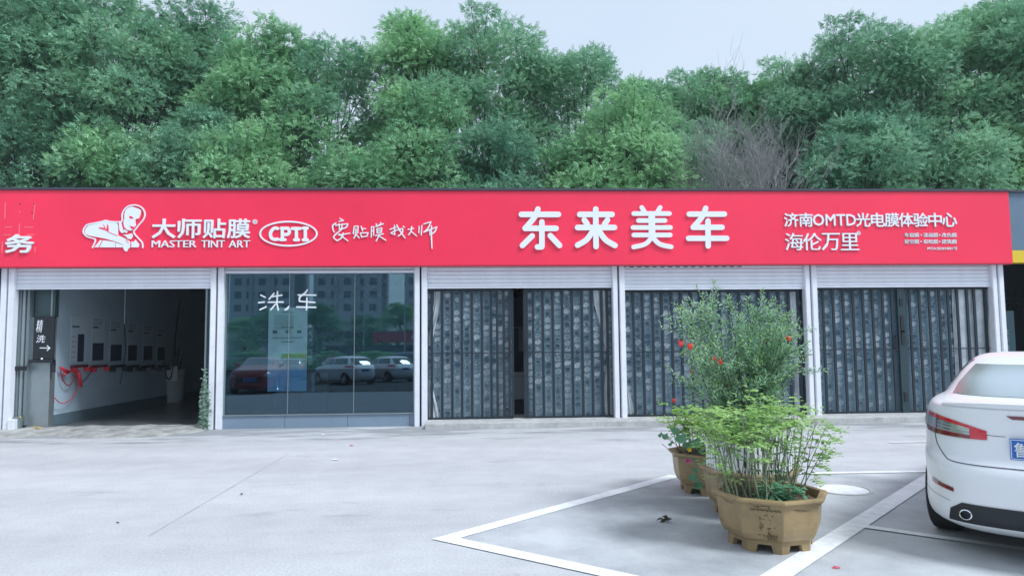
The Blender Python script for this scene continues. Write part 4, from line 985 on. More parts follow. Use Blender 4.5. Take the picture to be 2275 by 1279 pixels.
pot1 = make_pot((*P1, .004), R(14), 'wide brown octagonal pot with engraved grass, nearest to the camera', .96, True)
pot2 = make_pot((*P2, .004), R(4), 'middle brown pot ringed inside by a small white picket fence', .98)
pot3 = make_pot((*P3, .004), R(-5), 'rearmost brown pot with trailing round leaves on its side', .98)
# little picket fence standing in the middle pot
pf = thing('picket_fence', 'small white plastic picket fence standing in the middle pot', 'fence', (P2[0], P2[1], .37))
pk = mesh('picket', MB().prism([(-.020, 0), (.020, 0), (.020, .26), (0, .285), (-.020, .26)], -.004, .004, lambda p, h: (p[0], h, p[1])), 'picket')
OR = oct_pts(.385, R(4))
for i in range(8):
    a = Vector((*OR[i], 0)); b = Vector((*OR[(i+1) % 8], 0)); ang = math.atan2(b.y-a.y, b.x-a.x)
    for k in range(5):
        p = a.lerp(b, (k+.5)/5); o = link('picket', pk, pf, (p.x, p.y, .02)); o.rotation_euler = (0, 0, ang)
    for z in (.08, .20):
        o = link('rail', mesh('rail', MB().box(-(b-a).length/2, (b-a).length/2, .006, .012, -.012, .012), 'picket'), pf, ((a.x+b.x)/2, (a.y+b.y)/2, z)); o.rotation_euler = (0, 0, ang)

# flowering shrub (pomegranate) in the middle pot
def shrub():
    r = np.random.default_rng(21); rr = random.Random(21)
    base = Vector((P2[0]-.02, P2[1], .37)); t = thing('flowering_shrub', 'tall narrow-leaved shrub with scattered red blossoms in the middle pot', 'shrub', tuple(base))
    st = MB(); segs = []
    def env(z):  # crown half width at height z
        return float(np.interp(z, [.55, .8, 1.1, 1.35, 1.6, 1.8, 1.95], [.26, .40, .56, .66, .68, .64, .45]))
    for i in range(42):
        an = rr.uniform(0, 2*PI); q = math.sqrt(rr.uniform(.02, 1)); zt = rr.uniform(1.35, 1.98) if q < .85 else rr.uniform(1.1, 1.75)
        e = env(zt)*q; tip = Vector((base.x-.12+e*math.cos(an), base.y+e*.85*math.sin(an), zt)); s0 = base+Vector((rr.gauss(0, .04), rr.gauss(0, .04), 0))
        mid = s0.lerp(tip, .5)+Vector((rr.gauss(0, .04), rr.gauss(0, .04), .10)); pts = smooth_pts([tuple(s0), tuple(mid), tuple(tip)], 5)
        st.tube(pts, [.010-.0080*k/(len(pts)-1) for k in range(len(pts))], 4, cap=False); P = [Vector(p) for p in pts]
        segs.append((P[5:], 1)); 
        for k in range(17):
            s = P[rr.randint(3, len(P)-2)]; out = Vector((s.x-base.x, s.y-base.y, 0)); out = out.normalized() if out.length > .01 else Vector((rr.gauss(0, 1), rr.gauss(0, 1), 0)).normalized()
            d = (out*.55+Vector((rr.gauss(0, .6), rr.gauss(0, .6), rr.uniform(.15, 1.)))).normalized(); ln = rr.uniform(.14, .34)
            e_ = s+d*ln; m_ = s+d*ln*.5+Vector((0, 0, -.015)); pp = smooth_pts([tuple(s), tuple(m_), tuple(e_)], 3); st.tube(pp, .0022, 3, cap=False); segs.append(([Vector(p) for p in pp], 0))
    obj('stems', st, 'brownstem', t)
    Pn, Dn, tipf = [], [], []
    for P, _ in segs:
        L = sum((P[i+1]-P[i]).length for i in range(len(P)-1)); n = max(6, int(L/.013))
        for k in range(n):
            u = k/(n-1)*(len(P)-1); i = min(int(u), len(P)-2); p = P[i].lerp(P[i+1], u-i); d = (P[i+1]-P[i]).normalized()
            an = k*2.4; o = d.orthogonal().normalized(); o = Matrix.Rotation(an, 3, d) @ o
            Pn.append(p); Dn.append(d*.75+o*1.+Vector((0, 0, .1))); tipf.append(k/(n-1))
    Pn = np.array([tuple(p) for p in Pn]); Dn = unit(np.array([tuple(p) for p in Dn])+r.normal(size=(len(Dn), 3))*.25); tipf = np.array(tipf)
    N = unit(r.normal(size=Pn.shape)*.6+np.array([0, -.3, 1])); sel = r.uniform(size=len(Pn))
    V, F = leaf_quads(Pn, Dn, N, r.uniform(.035, .062, len(Pn)), .0145); mi = ((tipf > .72) & (r.uniform(size=len(Pn)) > .7)).astype(int)
    V = V-np.array(base); link('foliage', rawmesh('foliage', V, F, ['pomleaf', 'pomtip'], mi), t)
    Fl = [(1513, 764, 1), (1533, 770, 1), (1601, 805, 1), (1752, 753, 1.1), (1587, 797, .6), (1536, 826, .6), (1704, 762, .7), (1498, 890, .9)]
    for x, y, s in Fl:
        p = on(x, y, P2[1]-.42 if x < 1700 else P2[1]-.25)
        if x == 1498: p = on(x, y, P3[1]-.3)
        mb = MB(); rad = .019*s; V = []
        mb.lathe([(.001, -.026*s), (.010*s, -.022*s), (.017*s, -.010*s), (rad*1.05, .004*s), (rad*.9, .014*s), (rad*.5, .02*s), (.001, .022*s)], 9, 'z', tuple(p))
        for k in range(6):
            a_ = k*PI/3; c = Vector(p)+Vector((math.cos(a_)*rad, math.sin(a_)*rad, .018*s)); q = [c+Vector((rr.uniform(-.014, .014), rr.uniform(-.014, .014), rr.uniform(-.004, .018)))*s for _ in range(4)]
            mb.add([tuple(v) for v in q], [(0, 1, 2, 3)])
        obj('flower', mb, 'driedfruit' if (x in (1536, 1704)) else 'redflower', t, smooth=True)
    return t
shrub()
# stems-and-canopy plants in the other pots
def bush(name, label, cat, c, zs, nst, zlo, zhi, rad, leafm, seed, lw, stemm, shoots=(), flat=.5, nl=9, ndl=1., zspread=.09):
    r = np.random.default_rng(seed); rr = random.Random(seed); base = Vector((c[0], c[1], zs))
    t = thing(name, label, cat, tuple(base)); st = MB(); Pn, Dn = [], []
    tips = []
    for i in range(nst):
        a = rr.uniform(0, 2*PI); q = math.sqrt(rr.uniform(0, 1)); s0 = base+Vector((q*.33*math.cos(a), q*.33*math.sin(a), -.02)); zt = rr.uniform(zlo, zhi)
        a2 = a+rr.gauss(0, .5); e = Vector((c[0]+rad*q*math.cos(a2), c[1]+rad*q*.8*math.sin(a2), zt)); mid = s0.lerp(e, .5)+Vector((rr.gauss(0, .03), rr.gauss(0, .03), .0))
        pts = smooth_pts([tuple(s0), tuple(mid), tuple(e)], 4); st.tube(pts, [.0055-.0035*k/(len(pts)-1) for k in range(len(pts))], 4, cap=False); tips.append((Vector(pts[-3]), e)); 
        if rr.random() < .25: tips.append((Vector(pts[-4]), Vector(pts[-3])))
        if rr.random() < .25:
            m2 = Vector(pts[4])+Vector((rr.gauss(0, .09), rr.gauss(0, .09), rr.uniform(.05, .2))); st.tube([pts[4], tuple(m2)], .002, 3, cap=False); tips.append((Vector(pts[4]), m2))
    for (x, y, z) in shoots:
        e = Vector((x, y, z)); s0 = base+Vector(((x-c[0])*.5, (y-c[1])*.5, 0)); pts = smooth_pts([tuple(s0), tuple(s0.lerp(e, .5)), tuple(e)], 4); st.tube(pts, [.005-.003*k/8 for k in range(len(pts))], 4, cap=False)
        for k in range(3, len(pts)): tips.append((Vector(pts[k-1]), Vector(pts[k])))
    obj('stems', st, stemm, t)
    P, D, N = [], [], []
    for a, b in tips:
        d0 = (b-a).normalized()
        for k in range(int(nl*ndl)):
            an = k*2.4+rr.uniform(-.4, .4); out = Vector((math.cos(an), math.sin(an), rr.uniform(-.2, flat))).normalized(); L = rr.uniform(.07, .15); s = b+Vector((0, 0, rr.uniform(-zspread, .015)))
            sd_ = out.cross(Vector((0, 0, 1))).normalized()
            for j in range(4):
                u = (j+1)/4; p = s+out*L*u+Vector((0, 0, -.03*u*u))
                for sg_ in (-1, 1):
                    P.append(tuple(p)); D.append(tuple(out*.5+sd_*sg_)); N.append((rr.gauss(0, .35), rr.gauss(0, .35)-.15, 1))
            P.append(tuple(s+out*L)); D.append(tuple(out)); N.append((0, -.2, 1))
    P, D, N = map(np.array, (P, D, N)); V, F = leaf_quads(P, unit(D+r.normal(size=D.shape)*.2), N, r.uniform(.028, .052, len(P))*lw, .027*lw)
    link('foliage', rawmesh('foliage', V-np.array(base), F, [leafm]), t); return t
sh = [tuple(on(1655, 878, P1[1]+.1)), tuple(on(1690, 875, P1[1]+.05)), tuple(on(1745, 885, P1[1])), tuple(on(1848, 965, P1[1]-.05)), tuple(on(1775, 905, P1[1]+.1)), tuple(on(1560, 960, P1[1]-.1)), tuple(on(1838, 940, P1[1]))]
t = bush('potted_bush', 'lime green bush on many bare stems in the pot nearest the camera', 'bush', (P1[0]-.05, P1[1]), .37, 56, .86, 1.07, .50, 'limeleaf', 31, 1.0, 'stem', sh, nl=3.4, zspread=.05)
t = bush('potted_bush', 'low bright green bush with dark stems in the rearmost pot', 'bush', (P3[0]-.02, P3[1]-.05), .37, 40, .72, .93, .42, 'limeleaf2', 32, .95, 'brownstem', (), nl=6, zspread=.12)
# low weeds in front pot
t = bush('pot_weed', 'small dark green weed among the bare stems of the nearest pot', 'weed', (P1[0]+.02, P1[1]-.2), .37, 7, .42, .49, .10, 'bigleaf', 33, 1.2, 'stem', (), nl=4)
# trailing vine with round leaves and two flowers on the rear pot
def vine():
    rr = random.Random(4); b = Vector((P3[0]-.35, P3[1]-.25, .42)); t = thing('trailing_vine', 'trailing vine with large round leaves over the rim of the rearmost pot', 'vine', tuple(b))
    Yv = P3[1]-.38
    spots = [(1478, 970, .07), (1492, 985, .06), (1515, 975, .13), (1530, 990, .12), (1500, 958, .08), (1548, 985, .11), (1540, 1062, .10), (1552, 1078, .09), (1545, 1045, .06), (1565, 1030, .06), (1468, 966, .05), (1560, 1000, .07)]
    for x, y, s in spots:
        Y = Yv if y < 1020 else P3[1]-.50
        p = on(x, y, Y-rr.uniform(0, .05)); mb = MB(); V = [(0, 0, 0)]; n = 11
        nrm = Vector((rr.gauss(-.2, .3), rr.gauss(-.6, .2), rr.uniform(.4, 1))).normalized(); u = nrm.orthogonal().normalized(); v = nrm.cross(u)
        for k in range(n):
            a_ = 2*PI*k/n; r_ = s*(.55+.12*math.cos(a_*5)) ; V.append(tuple(u*r_*math.cos(a_)+v*r_*math.sin(a_)+nrm*(.012*math.cos(a_*3)+s*.10)))
        mb.add([(p[0]+q[0], p[1]+q[1], p[2]+q[2]) for q in V], [(0, 1+k, 1+(k+1) % n) for k in range(n)]); obj('leaf', mb, 'bigleaf', t, smooth=True)
    for pts in (((1520, 1005), (1505, 990), (1480, 972)), ((1525, 1010), (1545, 1030), (1550, 1075)), ((1515, 1008), (1490, 1000), (1470, 985)), ((1520, 1000), (1535, 975), (1560, 965))):
        q = [tuple(on(x, y, Yv-.02 if y < 1030 else P3[1]-.46)) for x, y in pts]; obj('stem', MB().tube(smooth_pts(q, 4), .004, 4), 'stem', t)
    for x, y, m_ in ((1528, 1023, 'pinkflower'), (1531, 998, 'yellowflower')):
        p = Vector(on(x, y, Yv-.10)); mb = MB()
        for k in range(6):
            a_ = k*PI/3; d = Vector((math.cos(a_), -.5, math.sin(a_))); e = Vector((-math.sin(a_), 0, math.cos(a_)))*.012
            mb.add([tuple(p), tuple(p+d*.014+e), tuple(p+d*.024), tuple(p+d*.014-e)], [(0, 1, 2, 3)])
        obj('flower', mb, m_, t)
vine()
# climbing weed on the right post of the open bay
wc = on(455, 945, -.12)
def climber():
    rr = random.Random(8); t = thing('climbing_weed', 'scraggly grey-green weed climbing the post at the right of the open bay', 'weed', (wc[0], -.12, .03)); st = MB(); P, D, N = [], [], []
    for i in range(5):
        pts = []; x = wc[0]+rr.uniform(-.09, .06); zt = rr.uniform(.5, 1.12); k = 7
        for j in range(k+1): pts.append((x+rr.gauss(0, .022), -.10+rr.gauss(0, .02), .03+zt*j/k))
        st.tube(pts, .004, 4, cap=False)
        for j in range(1, k*4):
            u = j/4; i0 = min(int(u), k-1); a = Vector(pts[i0]).lerp(Vector(pts[i0+1]), u-i0)
            for q in range(2): P.append(tuple(a)); D.append((rr.gauss(0, 1), rr.gauss(-.4, .6), rr.gauss(.2, .6))); N.append((rr.gauss(0, .5), -.8, .8))
    P, D, N = map(np.array, (P, D, N)); V, F = leaf_quads(P, unit(D), N, .075, .030)
    obj('stems', st, 'stem', t); link('leaves', rawmesh('leaves', V-np.array(t.location), F, ['weed']), t)
climber()
# ================================================================== CARS
def make_car(label, paint, loc, rz, kind='sedan', group=None, detail=False, plate=True, cat='car', name='parked_car'):
    """x forward from the rear bumper, y to the car's left, z up"""
    t = thing(name, label, cat, (loc[0], loc[1], 0), group); t.rotation_euler = (0, 0, rz)
    if kind == 'sedan':
        LV = [(.19,.24,4.55,.82,4.4),(.26,.10,4.68,.885,4.6),(.36,.05,4.76,.91,4.4),(.50,.015,4.81,.918,4.0),(.62,.0,4.83,.928,3.9),(.69,.03,4.82,.932,3.9),(.74,.09,4.80,.932,3.9),
              (.88,.125,4.62,.925,3.9),(.97,.125,4.2,.91,3.7),(1.035,.115,3.85,.888,3.6),(1.075,.11,3.68,.866,3.5),(1.095,.16,3.58,.845,3.4),(1.112,.42,3.46,.825,3.3),(1.135,.58,3.36,.808,3.3),
              (1.21,.88,3.12,.775,3.3),(1.305,1.22,2.86,.73,3.3),(1.388,1.58,2.62,.675,3.3),(1.432,1.86,2.42,.60,3.2),(1.450,2.08,2.30,.47,3.0)]
        wx, wr, ht = (1.03, 3.83), .335, 1.47; top_in = 13
    elif kind == 'hatch':
        LV = [(.22,.30,4.0,.76,4),(.32,.10,4.15,.85,4.4),(.50,.02,4.25,.88,4.4),(.70,.03,4.25,.89,4.4),(.90,.08,3.95,.885,4.3),(1.0,.12,3.5,.87,4.1),(1.06,.16,3.2,.85,4.0),(1.2,.28,2.95,.80,4.0),
              (1.35,.45,2.6,.73,3.8),(1.45,.65,2.3,.66,3.6),(1.5,.95,2.0,.52,3.4),(1.515,1.2,1.8,.4,3)]
        wx, wr, ht = (.72, 3.4), .32, 1.5; top_in = 6
    else:  # van / mpv
        LV = [(.22,.20,4.3,.78,4.4),(.35,.05,4.42,.88,5),(.60,.0,4.5,.90,5),(.90,.02,4.42,.90,5),(1.05,.04,4.1,.89,5),(1.12,.05,3.85,.88,5),(1.3,.08,3.6,.86,5),(1.6,.14,3.2,.82,5),(1.8,.22,2.95,.77,4.8),(1.88,.4,2.7,.68,4.6),(1.905,.7,2.3,.5,4)]
        wx, wr, ht = (.85, 3.55), .33, 1.9; top_in = 5
    LV = np.array(LV); nL = len(LV)
    # refine levels
    tt = np.linspace(0, nL-1, (nL-1)*3+1); LF = []
    def crm(col, u):
        i = min(int(u), nL-2); f = u-i; p = [LV[max(0, i-1), col], LV[i, col], LV[i+1, col], LV[min(nL-1, i+2), col]]
        m0 = (p[2]-p[0])/2; m1 = (p[3]-p[1])/2; d = p[2]-p[1]
        if d == 0 or m0*d < 0: m0 = 0
        if d == 0 or m1*d < 0: m1 = 0
        lim = 2.5*abs(d); m0 = max(-lim, min(lim, m0)); m1 = max(-lim, min(lim, m1))
        return (2*f**3-3*f**2+1)*p[1]+(f**3-2*f**2+f)*m0+(-2*f**3+3*f**2)*p[2]+(f**3-f**2)*m1
    LF = np.array([[crm(c, u) for c in range(5)] for u in tt]); n = 96; V = []
    for z, xr, xf, w_, e in LF:
        a = (xf-xr)/2; c = (xf+xr)/2
        for j in range(n):
            th = 2*PI*j/n; ct, s_ = math.cos(th), math.sin(th); V.append((c+a*math.copysign(abs(ct)**(2/e), ct), w_*math.copysign(abs(s_)**(2/e), s_), z))
    m = len(LF); V.append(((LF[-1][1]+LF[-1][2])/2, 0, LF[-1][0]+.006)); V.append((2.3, 0, .2))
    F = [(i*n+j, i*n+(j+1) % n, (i+1)*n+(j+1) % n, (i+1)*n+j) for i in range(m-1) for j in range(n)]
    F += [((m-1)*n+j, (m-1)*n+(j+1) % n, m*n) for j in range(n)]+[((j+1) % n, j, m*n+1) for j in range(n)]
    mb = MB().add(V, F); me = mesh('body', mb, paint, smooth=True)
    body = link('body', me, t)
    # wheel arches by boolean
    me.materials.append(M_['rubber']); cuts = []
    for x in wx:
        for sy in (-1, 1):
            c = MB().lathe([(.001, .28), (wr+.035, .28), (wr+.035, 1.1), (.001, 1.1)], 28, 'y', (x, 0, wr)); 
            if sy < 0: c.v = [(a, -b, d) for a, b, d in c.v]
            cuts.append(c)
    cm = MB()
    for c in cuts: cm.add(c.v, c.f)
    cme = mesh('cut', cm, 'rubber'); bmm = bmesh.new(); bmm.from_mesh(cme); bmesh.ops.remove_doubles(bmm, verts=bmm.verts, dist=.002); bmesh.ops.recalc_face_normals(bmm, faces=bmm.faces); bmm.to_mesh(cme); bmm.free()
    co_ = bpy.data.objects.new('cut', cme); COL.objects.link(co_); co_.matrix_world = t.matrix_basis.copy()
    bpy.context.view_layer.update()
    md = body.modifiers.new('b', 'BOOLEAN'); md.object = co_; md.operation = 'DIFFERENCE'; md.solver = 'EXACT'; md.material_mode = 'TRANSFER'
    new = bpy.data.meshes.new_from_object(body.evaluated_get(bpy.context.evaluated_depsgraph_get()))
    body.modifiers.clear()
    if len(new.polygons) > 500: body.data = new; new.set_sharp_from_angle(angle=R(38)); new.name = 'body'
    bpy.data.objects.remove(co_)
    def lev(z): return [np.interp(z, LF[:, 0], LF[:, k]) for k in range(1, 5)]
    def rear(y, z, off=.004, front=False):
        xr, xf, w_, e = lev(z); a = (xf-xr)/2; c = (xf+xr)/2; yy = min(.999, abs(y)/w_)
        d = a*(1-yy**e)**(1/e)
        return (c+d+off, y, z) if front else (c-d-off, y, z)
    def side(x, z, sy, off=.004):
        xr, xf, w_, e = lev(z); a = (xf-xr)/2; c = (xf+xr)/2; u = min(.999, abs(x-c)/a); return (x, sy*(w_*(1-u**e)**(1/e)+off), z)
    def surfn(fn, a, b, off):
        p = np.array(fn(a, b, 0)); q = np.array(fn(a+.004, b, 0))-p; r_ = np.array(fn(a, b+.004, 0))-p; nn = np.cross(q, r_); nn /= np.linalg.norm(nn)+1e-9
        cen = np.array([2.3, 0, .7]); 
        if np.dot(nn, p-cen) < 0: nn = -nn
        return tuple(p+nn*off)
    def patch(name, rows, fn, m_, off=.005, parent=None, nu=12, thick=0.):
        """rows: list of (a0,a1,b) or ((a0,b0),(a1,b1)) edges from bottom to top, in the projection's own coordinates"""
        mb = MB(); V = []
        for L_, R_ in rows:
            for j in range(nu+1):
                u = j/nu; V.append(surfn(fn, L_[0]+(R_[0]-L_[0])*u, L_[1]+(R_[1]-L_[1])*u, off))
        mb.add(V, [(i*(nu+1)+j, i*(nu+1)+j+1, (i+1)*(nu+1)+j+1, (i+1)*(nu+1)+j) for i in range(len(rows)-1) for j in range(nu)])
        return link(name, mesh(name, mb, m_, smooth=True), parent or t)
    def interp_rows(ctrl, k=5):
        out = []
        for (L0, R0), (L1, R1) in zip(ctrl, ctrl[1:]):
            for i in range(k): u = i/k; out.append((tuple(np.add(L0, np.subtract(L1, L0)*u)), tuple(np.add(R0, np.subtract(R1, R0)*u))))
        out.append(ctrl[-1]); return out
    RF = lambda y, z, off=0: rear(y, z, off); FF = lambda y, z, off=0: rear(y, z, off, True)
    SL = {s_: (lambda x, z, off=0, s_=s_: side(x, z, s_, off)) for s_ in (-1, 1)}
    def cutline(name, pts, fn, r_=.0035, m_='seam', off=.001):
        P = [surfn(fn, a, b, off) for a, b in smooth_pts(pts, 6)]; link(name, mesh(name, MB().tube(P, r_, 5), m_), t)
    if kind == 'sedan':
        patch('rear_window', interp_rows([((-.67,1.135),(.67,1.135)), ((-.665,1.21),(.665,1.21)), ((-.595,1.352),(.595,1.352))]), RF, 'skyglass' if detail else 'carglass', .004, nu=18)
        patch('windscreen', interp_rows([((-.62,1.13),(.62,1.13)), ((-.50,1.39),(.50,1.39))]), FF, 'carglass', .004, nu=14)
        for s_ in (-1, 1):
            f = SL[s_]
            patch('side_window', interp_rows([((1.25,1.14),(1.95,1.14)), ((1.5,1.26),(1.95,1.26)), ((1.75,1.385),(1.95,1.385))]), f, 'carglass')
            patch('side_window', interp_rows([((2.02,1.14),(2.95,1.14)), ((2.02,1.26),(2.75,1.26)), ((2.02,1.385),(2.5,1.385))]), f, 'carglass')
            for x in (1.98, 2.98): cutline('door_gap', [(x, .32), (x, .7), (x-.02, 1.12)], f)
            cutline('sill_gap', [(1.5, .32), (2.4, .30), (3.3, .32)], f)
            for x in (1.75, 2.75):
                p = side(x, .93, s_, .02); link('door_handle', mesh('door_handle', MB().box(x-.09, x+.09, min(p[1], p[1]-s_*.02), max(p[1], p[1]-s_*.02)+.001, .915, .94), paint, bevel=.006), t)
            p = side(2.95, 1.10, s_, 0); link('mirror', mesh('mirror', MB().box(2.9, 3.05, p[1]+(0 if s_ > 0 else -.20), p[1]+(.20 if s_ > 0 else 0), 1.07, 1.19), paint, bevel=.035), t)
            # tail lamp: clear body, red band, dark red foot, red tip
            tl = bpy.data.objects.new('tail_light', None); COL.objects.link(tl); tl.parent = t
            Y = lambda v: s_*v
            top = [(.325,.925),(.46,.955),(.58,.985),(.70,1.008),(.78,1.016),(.86,1.005),(.912,.965)]
            bot = [(.385,.862),(.46,.860),(.58,.862),(.70,.864),(.78,.868),(.86,.874),(.915,.888)]
            def band(a, b, nm_, m_, off, i0=0, i1=6, nu=8):
                rows = []
                for i in range(i0, i1+1):
                    (ya, zt), (yb, zb_) = top[i], bot[i]; za = zb_+(zt-zb_)*a; zc = zb_+(zt-zb_)*b; yy = ya+(yb-ya)*.5; rows.append(((Y(yy), za), (Y(yy), zc)))
                rows2 = []
                for q, q2 in zip(rows, rows[1:]):
                    for k in range(4): u = k/4; rows2.append((tuple(np.add(q[0], np.subtract(q2[0], q[0])*u)), tuple(np.add(q[1], np.subtract(q2[1], q[1])*u))))
                rows2.append(rows[-1]); patch(nm_, rows2, RF, m_, off, tl, nu=nu)
            band(0, 1, 'lens', 'lampred', .006)
            band(.0, .22, 'lower_lens', 'lampdark', .008, 1, 6)
            band(.26, .78, 'clear_lens', 'lampclear', .009, 1, 3); band(.26, .80, 'clear_lens', 'lampclear', .009, 3, 6)
            for q in (.36, .55, .70): band(q, q+.05, 'reflector_line', 'chrome', .0105, 1, 3, 2); 
            for q in (.45, .68): band(q, q+.04, 'reflector_line', 'chrome', .0105, 4, 6, 2)
            cutline('lamp_gap', [(Y(.70), .864), (Y(.695), .93), (Y(.69), 1.006)], RF, .003, 'seam', .011)
            # trunk gap from the lamp down and across
            patch('bumper_reflector', interp_rows([((Y(.57),.480),(Y(.74),.505)), ((Y(.57),.508),(Y(.74),.538))], 2), RF, 'lampdark', .006, nu=6)
            cutline('bumper_gap', [(Y(.72), .862), (Y(.70), .79), (Y(.64), .72), (Y(.58), .695), (Y(.45), .69), (Y(.2), .69), (Y(0), .69)], RF, .004, 'seam', .001)
            cutline('bumper_crease', [(Y(.86), .44), (Y(.70), .425), (Y(.6), .41)], RF, .002, 'seam', -.0005)
            ex = rear(Y(.50), .335, .0); e = MB().lathe([(.034, .10), (.037, 0), (.030, -.004), (.029, .10)], 20, 'y', (0, 0, 0)); e.v = [(ex[0]-.03+b, Y(.50)+a*1.08, .335+d) for a, b, d in e.v]
            link('exhaust_pipe', mesh('exhaust_pipe', e, 'chrome', smooth=R(40)), t)
            b2 = MB().lathe([(.001, .06), (.029, .06)], 20, 'y', (0, 0, 0)); b2.v = [(ex[0]-.03+b, Y(.50)+a*1.08, .335+d) for a, b, d in b2.v]; link('exhaust_bore', mesh('exhaust_bore', b2, 'black'), t)
            # head lamps
            patch('headlight', interp_rows([((Y(.50),.66),(Y(.86),.70)), ((Y(.52),.74),(Y(.85),.80))], 3), FF, 'lampclear', .006, nu=8)
        patch('diffuser', interp_rows([((-.62,.27),(.62,.27)), ((-.60,.36),(.60,.36)), ((-.52,.415),(.52,.415))], 4), RF, 'black', .006, nu=24)
        patch('brake_strip', interp_rows([((-.20,1.018),(.20,1.018)), ((-.235,1.042),(.235,1.042))], 2), RF, 'lampdark', .006, nu=12)
        patch('grille', interp_rows([((-.45,.45),(.45,.45)), ((-.50,.64),(.50,.64))], 3), FF, 'black', .006, nu=12)
        # spoiler lip
        V = []; ns = 28
        for j in range(ns+1):
            y = -.66+1.32*j/ns; w0 = 1-abs(y/.66)**4; xb = rear(y*.98, 1.075, 0)[0]
            for dx, dz in ((.26, .006), (.12, .020+.010*w0), (.02, .034*w0+.012), (-.018*w0-.002, .028*w0+.010), (-.006, .004), (.03, -.006)): V.append((xb+dx, y, 1.085+dz))
        mb = MB().add(V, [(j*6+k, j*6+k+1, (j+1)*6+k+1, (j+1)*6+k) for j in range(ns) for k in range(5)]); link('spoiler', mesh('spoiler', mb, paint, smooth=R(50)), t)
        # trunk lid crease under lamps
        cutline('trunk_crease', [(.40, .90), (.30, .895), (.245, .895)], RF, .0025, 'seam', -.0005); cutline('trunk_crease', [(-.40, .90), (-.30, .895), (-.245, .895)], RF, .0025, 'seam', -.0005)
        pz0, pz1, pyw = .745, .89, .22
    else:
        zt, zb_ = (1.40, 1.05) if kind == 'hatch' else (1.72, 1.15)
        wb = lev(zb_)[2]; wt = lev(zt)[2]
        patch('rear_window', interp_rows([((-wb*.78,zb_),(wb*.78,zb_)), ((-wt*.8,zt),(wt*.8,zt))]), RF, 'carglass'); patch('windscreen', interp_rows([((-wb*.82,zb_+.03),(wb*.82,zb_+.03)), ((-wt*.82,zt),(wt*.82,zt))]), FF, 'carglass')
        xa, xb, xc = (.55, 1.75, 2.85) if kind == 'hatch' else (.45, 2.0, 3.35)
        for s_ in (-1, 1):
            f = SL[s_]; patch('side_window', interp_rows([((xa,zb_+.03),(xb,zb_+.03)), ((xa+.15,zt-.02),(xb,zt-.02))]), f, 'carglass'); patch('side_window', interp_rows([((xb+.07,zb_+.03),(xc,zb_+.03)), ((xb+.07,zt-.02),(xc-.45,zt-.02))]), f, 'carglass')
            for x in (xb+.035, xc+.05): cutline('door_gap', [(x, .32), (x, .7), (x-.02, zb_)], f)
            patch('tail_light', interp_rows([((s_*.62,.88),(s_*.84,.90)), ((s_*.62,1.0),(s_*.83,1.02))], 2), RF, 'lampred', .006, nu=6); patch('headlight', interp_rows([((s_*.50,.68),(s_*.83,.72)), ((s_*.52,.80),(s_*.82,.86))], 2), FF, 'lampclear', .006, nu=6)
            p = side(xc-.05, zb_+.05, s_, 0); link('mirror', mesh('mirror', MB().box(xc-.08, xc+.06, p[1]+(0 if s_ > 0 else -.18), p[1]+(.18 if s_ > 0 else 0), zb_, zb_+.14), paint, bevel=.03), t)
        patch('grille', interp_rows([((-.4,.45),(.4,.45)), ((-.45,.60),(.45,.60))], 2), FF, 'black', .006, nu=8); pz0, pz1, pyw = .70, .84, .22
    # plates
    if plate:
        for fr in (False, True):
            x = (rear(0, (pz0+pz1)/2, .02)[0] if not fr else rear(0, .55, .02, True)[0]); z0, z1 = (pz0, pz1) if not fr else (.50, .64); sgx = -1 if not fr else 1
            pl = link('number_plate', mesh('number_plate', MB().box(min(x, x-sgx*.015), max(x, x-sgx*.015), -pyw, pyw, z0, z1), 'platein', bevel=.002), t)
            fr_ = MB()
            for (ya, yb, za, zb_) in ((-pyw+.006, pyw-.006, z0+.006, z0+.010), (-pyw+.006, pyw-.006, z1-.010, z1-.006), (-pyw+.006, -pyw+.010, z0+.0105, z1-.0105), (pyw-.010, pyw-.006, z0+.0105, z1-.0105)):
                fr_.box(min(x, x+sgx*.002), max(x, x+sgx*.002), ya, yb, za, zb_)
            link('plate_border', mesh('plate_border', fr_, 'letter'), pl)
            if not fr and detail:
                for ch, y0, wd_ in (('鲁', .195, .07), ('A', .105, .055)):
                    c = glyph(ch, 'letter', (0, 0, 1, 1), 0, .003, .010 if ch == '鲁' else .02, 'plate_character', None, axis=1)
                    nv = len(c.data.vertices); a = np.empty(nv*3, np.float32); c.data.vertices.foreach_get('co', a); a = a.reshape(-1, 3); b = np.empty_like(a)
                    b[:, 0] = x+a[:, 1]-.001; b[:, 1] = y0-a[:, 0]*wd_; b[:, 2] = z0+.022+a[:, 2]*.098; c.data.vertices.foreach_set('co', b.ravel()); c.data.update(); c.parent = pl
    # underside and wheels
    link('underbody', mesh('underbody', MB().box(.4, 4.1, -.55, .55, .17, .36), 'black'), t)
    ty = mesh('tyre', MB().lathe([(wr*.66, -.10), (wr*.90, -.112), (wr*.985, -.095), (wr, -.05), (wr, .05), (wr*.985, .095), (wr*.90, .112), (wr*.66, .10)], 36, 'y'), 'rubber', smooth=R(50))
    rm = MB().lathe([(.001, .07), (.05, .085), (.06, .07), (wr*.3, .045)], 20, 'y').lathe([(wr*.66, .10), (wr*.62, .085), (wr*.60, -.08), (wr*.66, -.10)], 32, 'y')
    for k in range(5):
        a_ = 2*PI*k/5; u = Vector((math.cos(a_), 0, math.sin(a_))); v = Vector((-math.sin(a_), 0, math.cos(a_))); o = Vector((0, .05, 0)); q = [u*.04+v*.03, u*.04-v*.03, u*wr*.64-v*.022, u*wr*.64+v*.022]
        rm.add([tuple(p+o) for p in q]+[tuple(p+o+Vector((0, .03, 0))) for p in q], [(0, 3, 2, 1), (4, 5, 6, 7), (0, 1, 5, 4), (1, 2, 6, 5), (2, 3, 7, 6), (3, 0, 4, 7)])
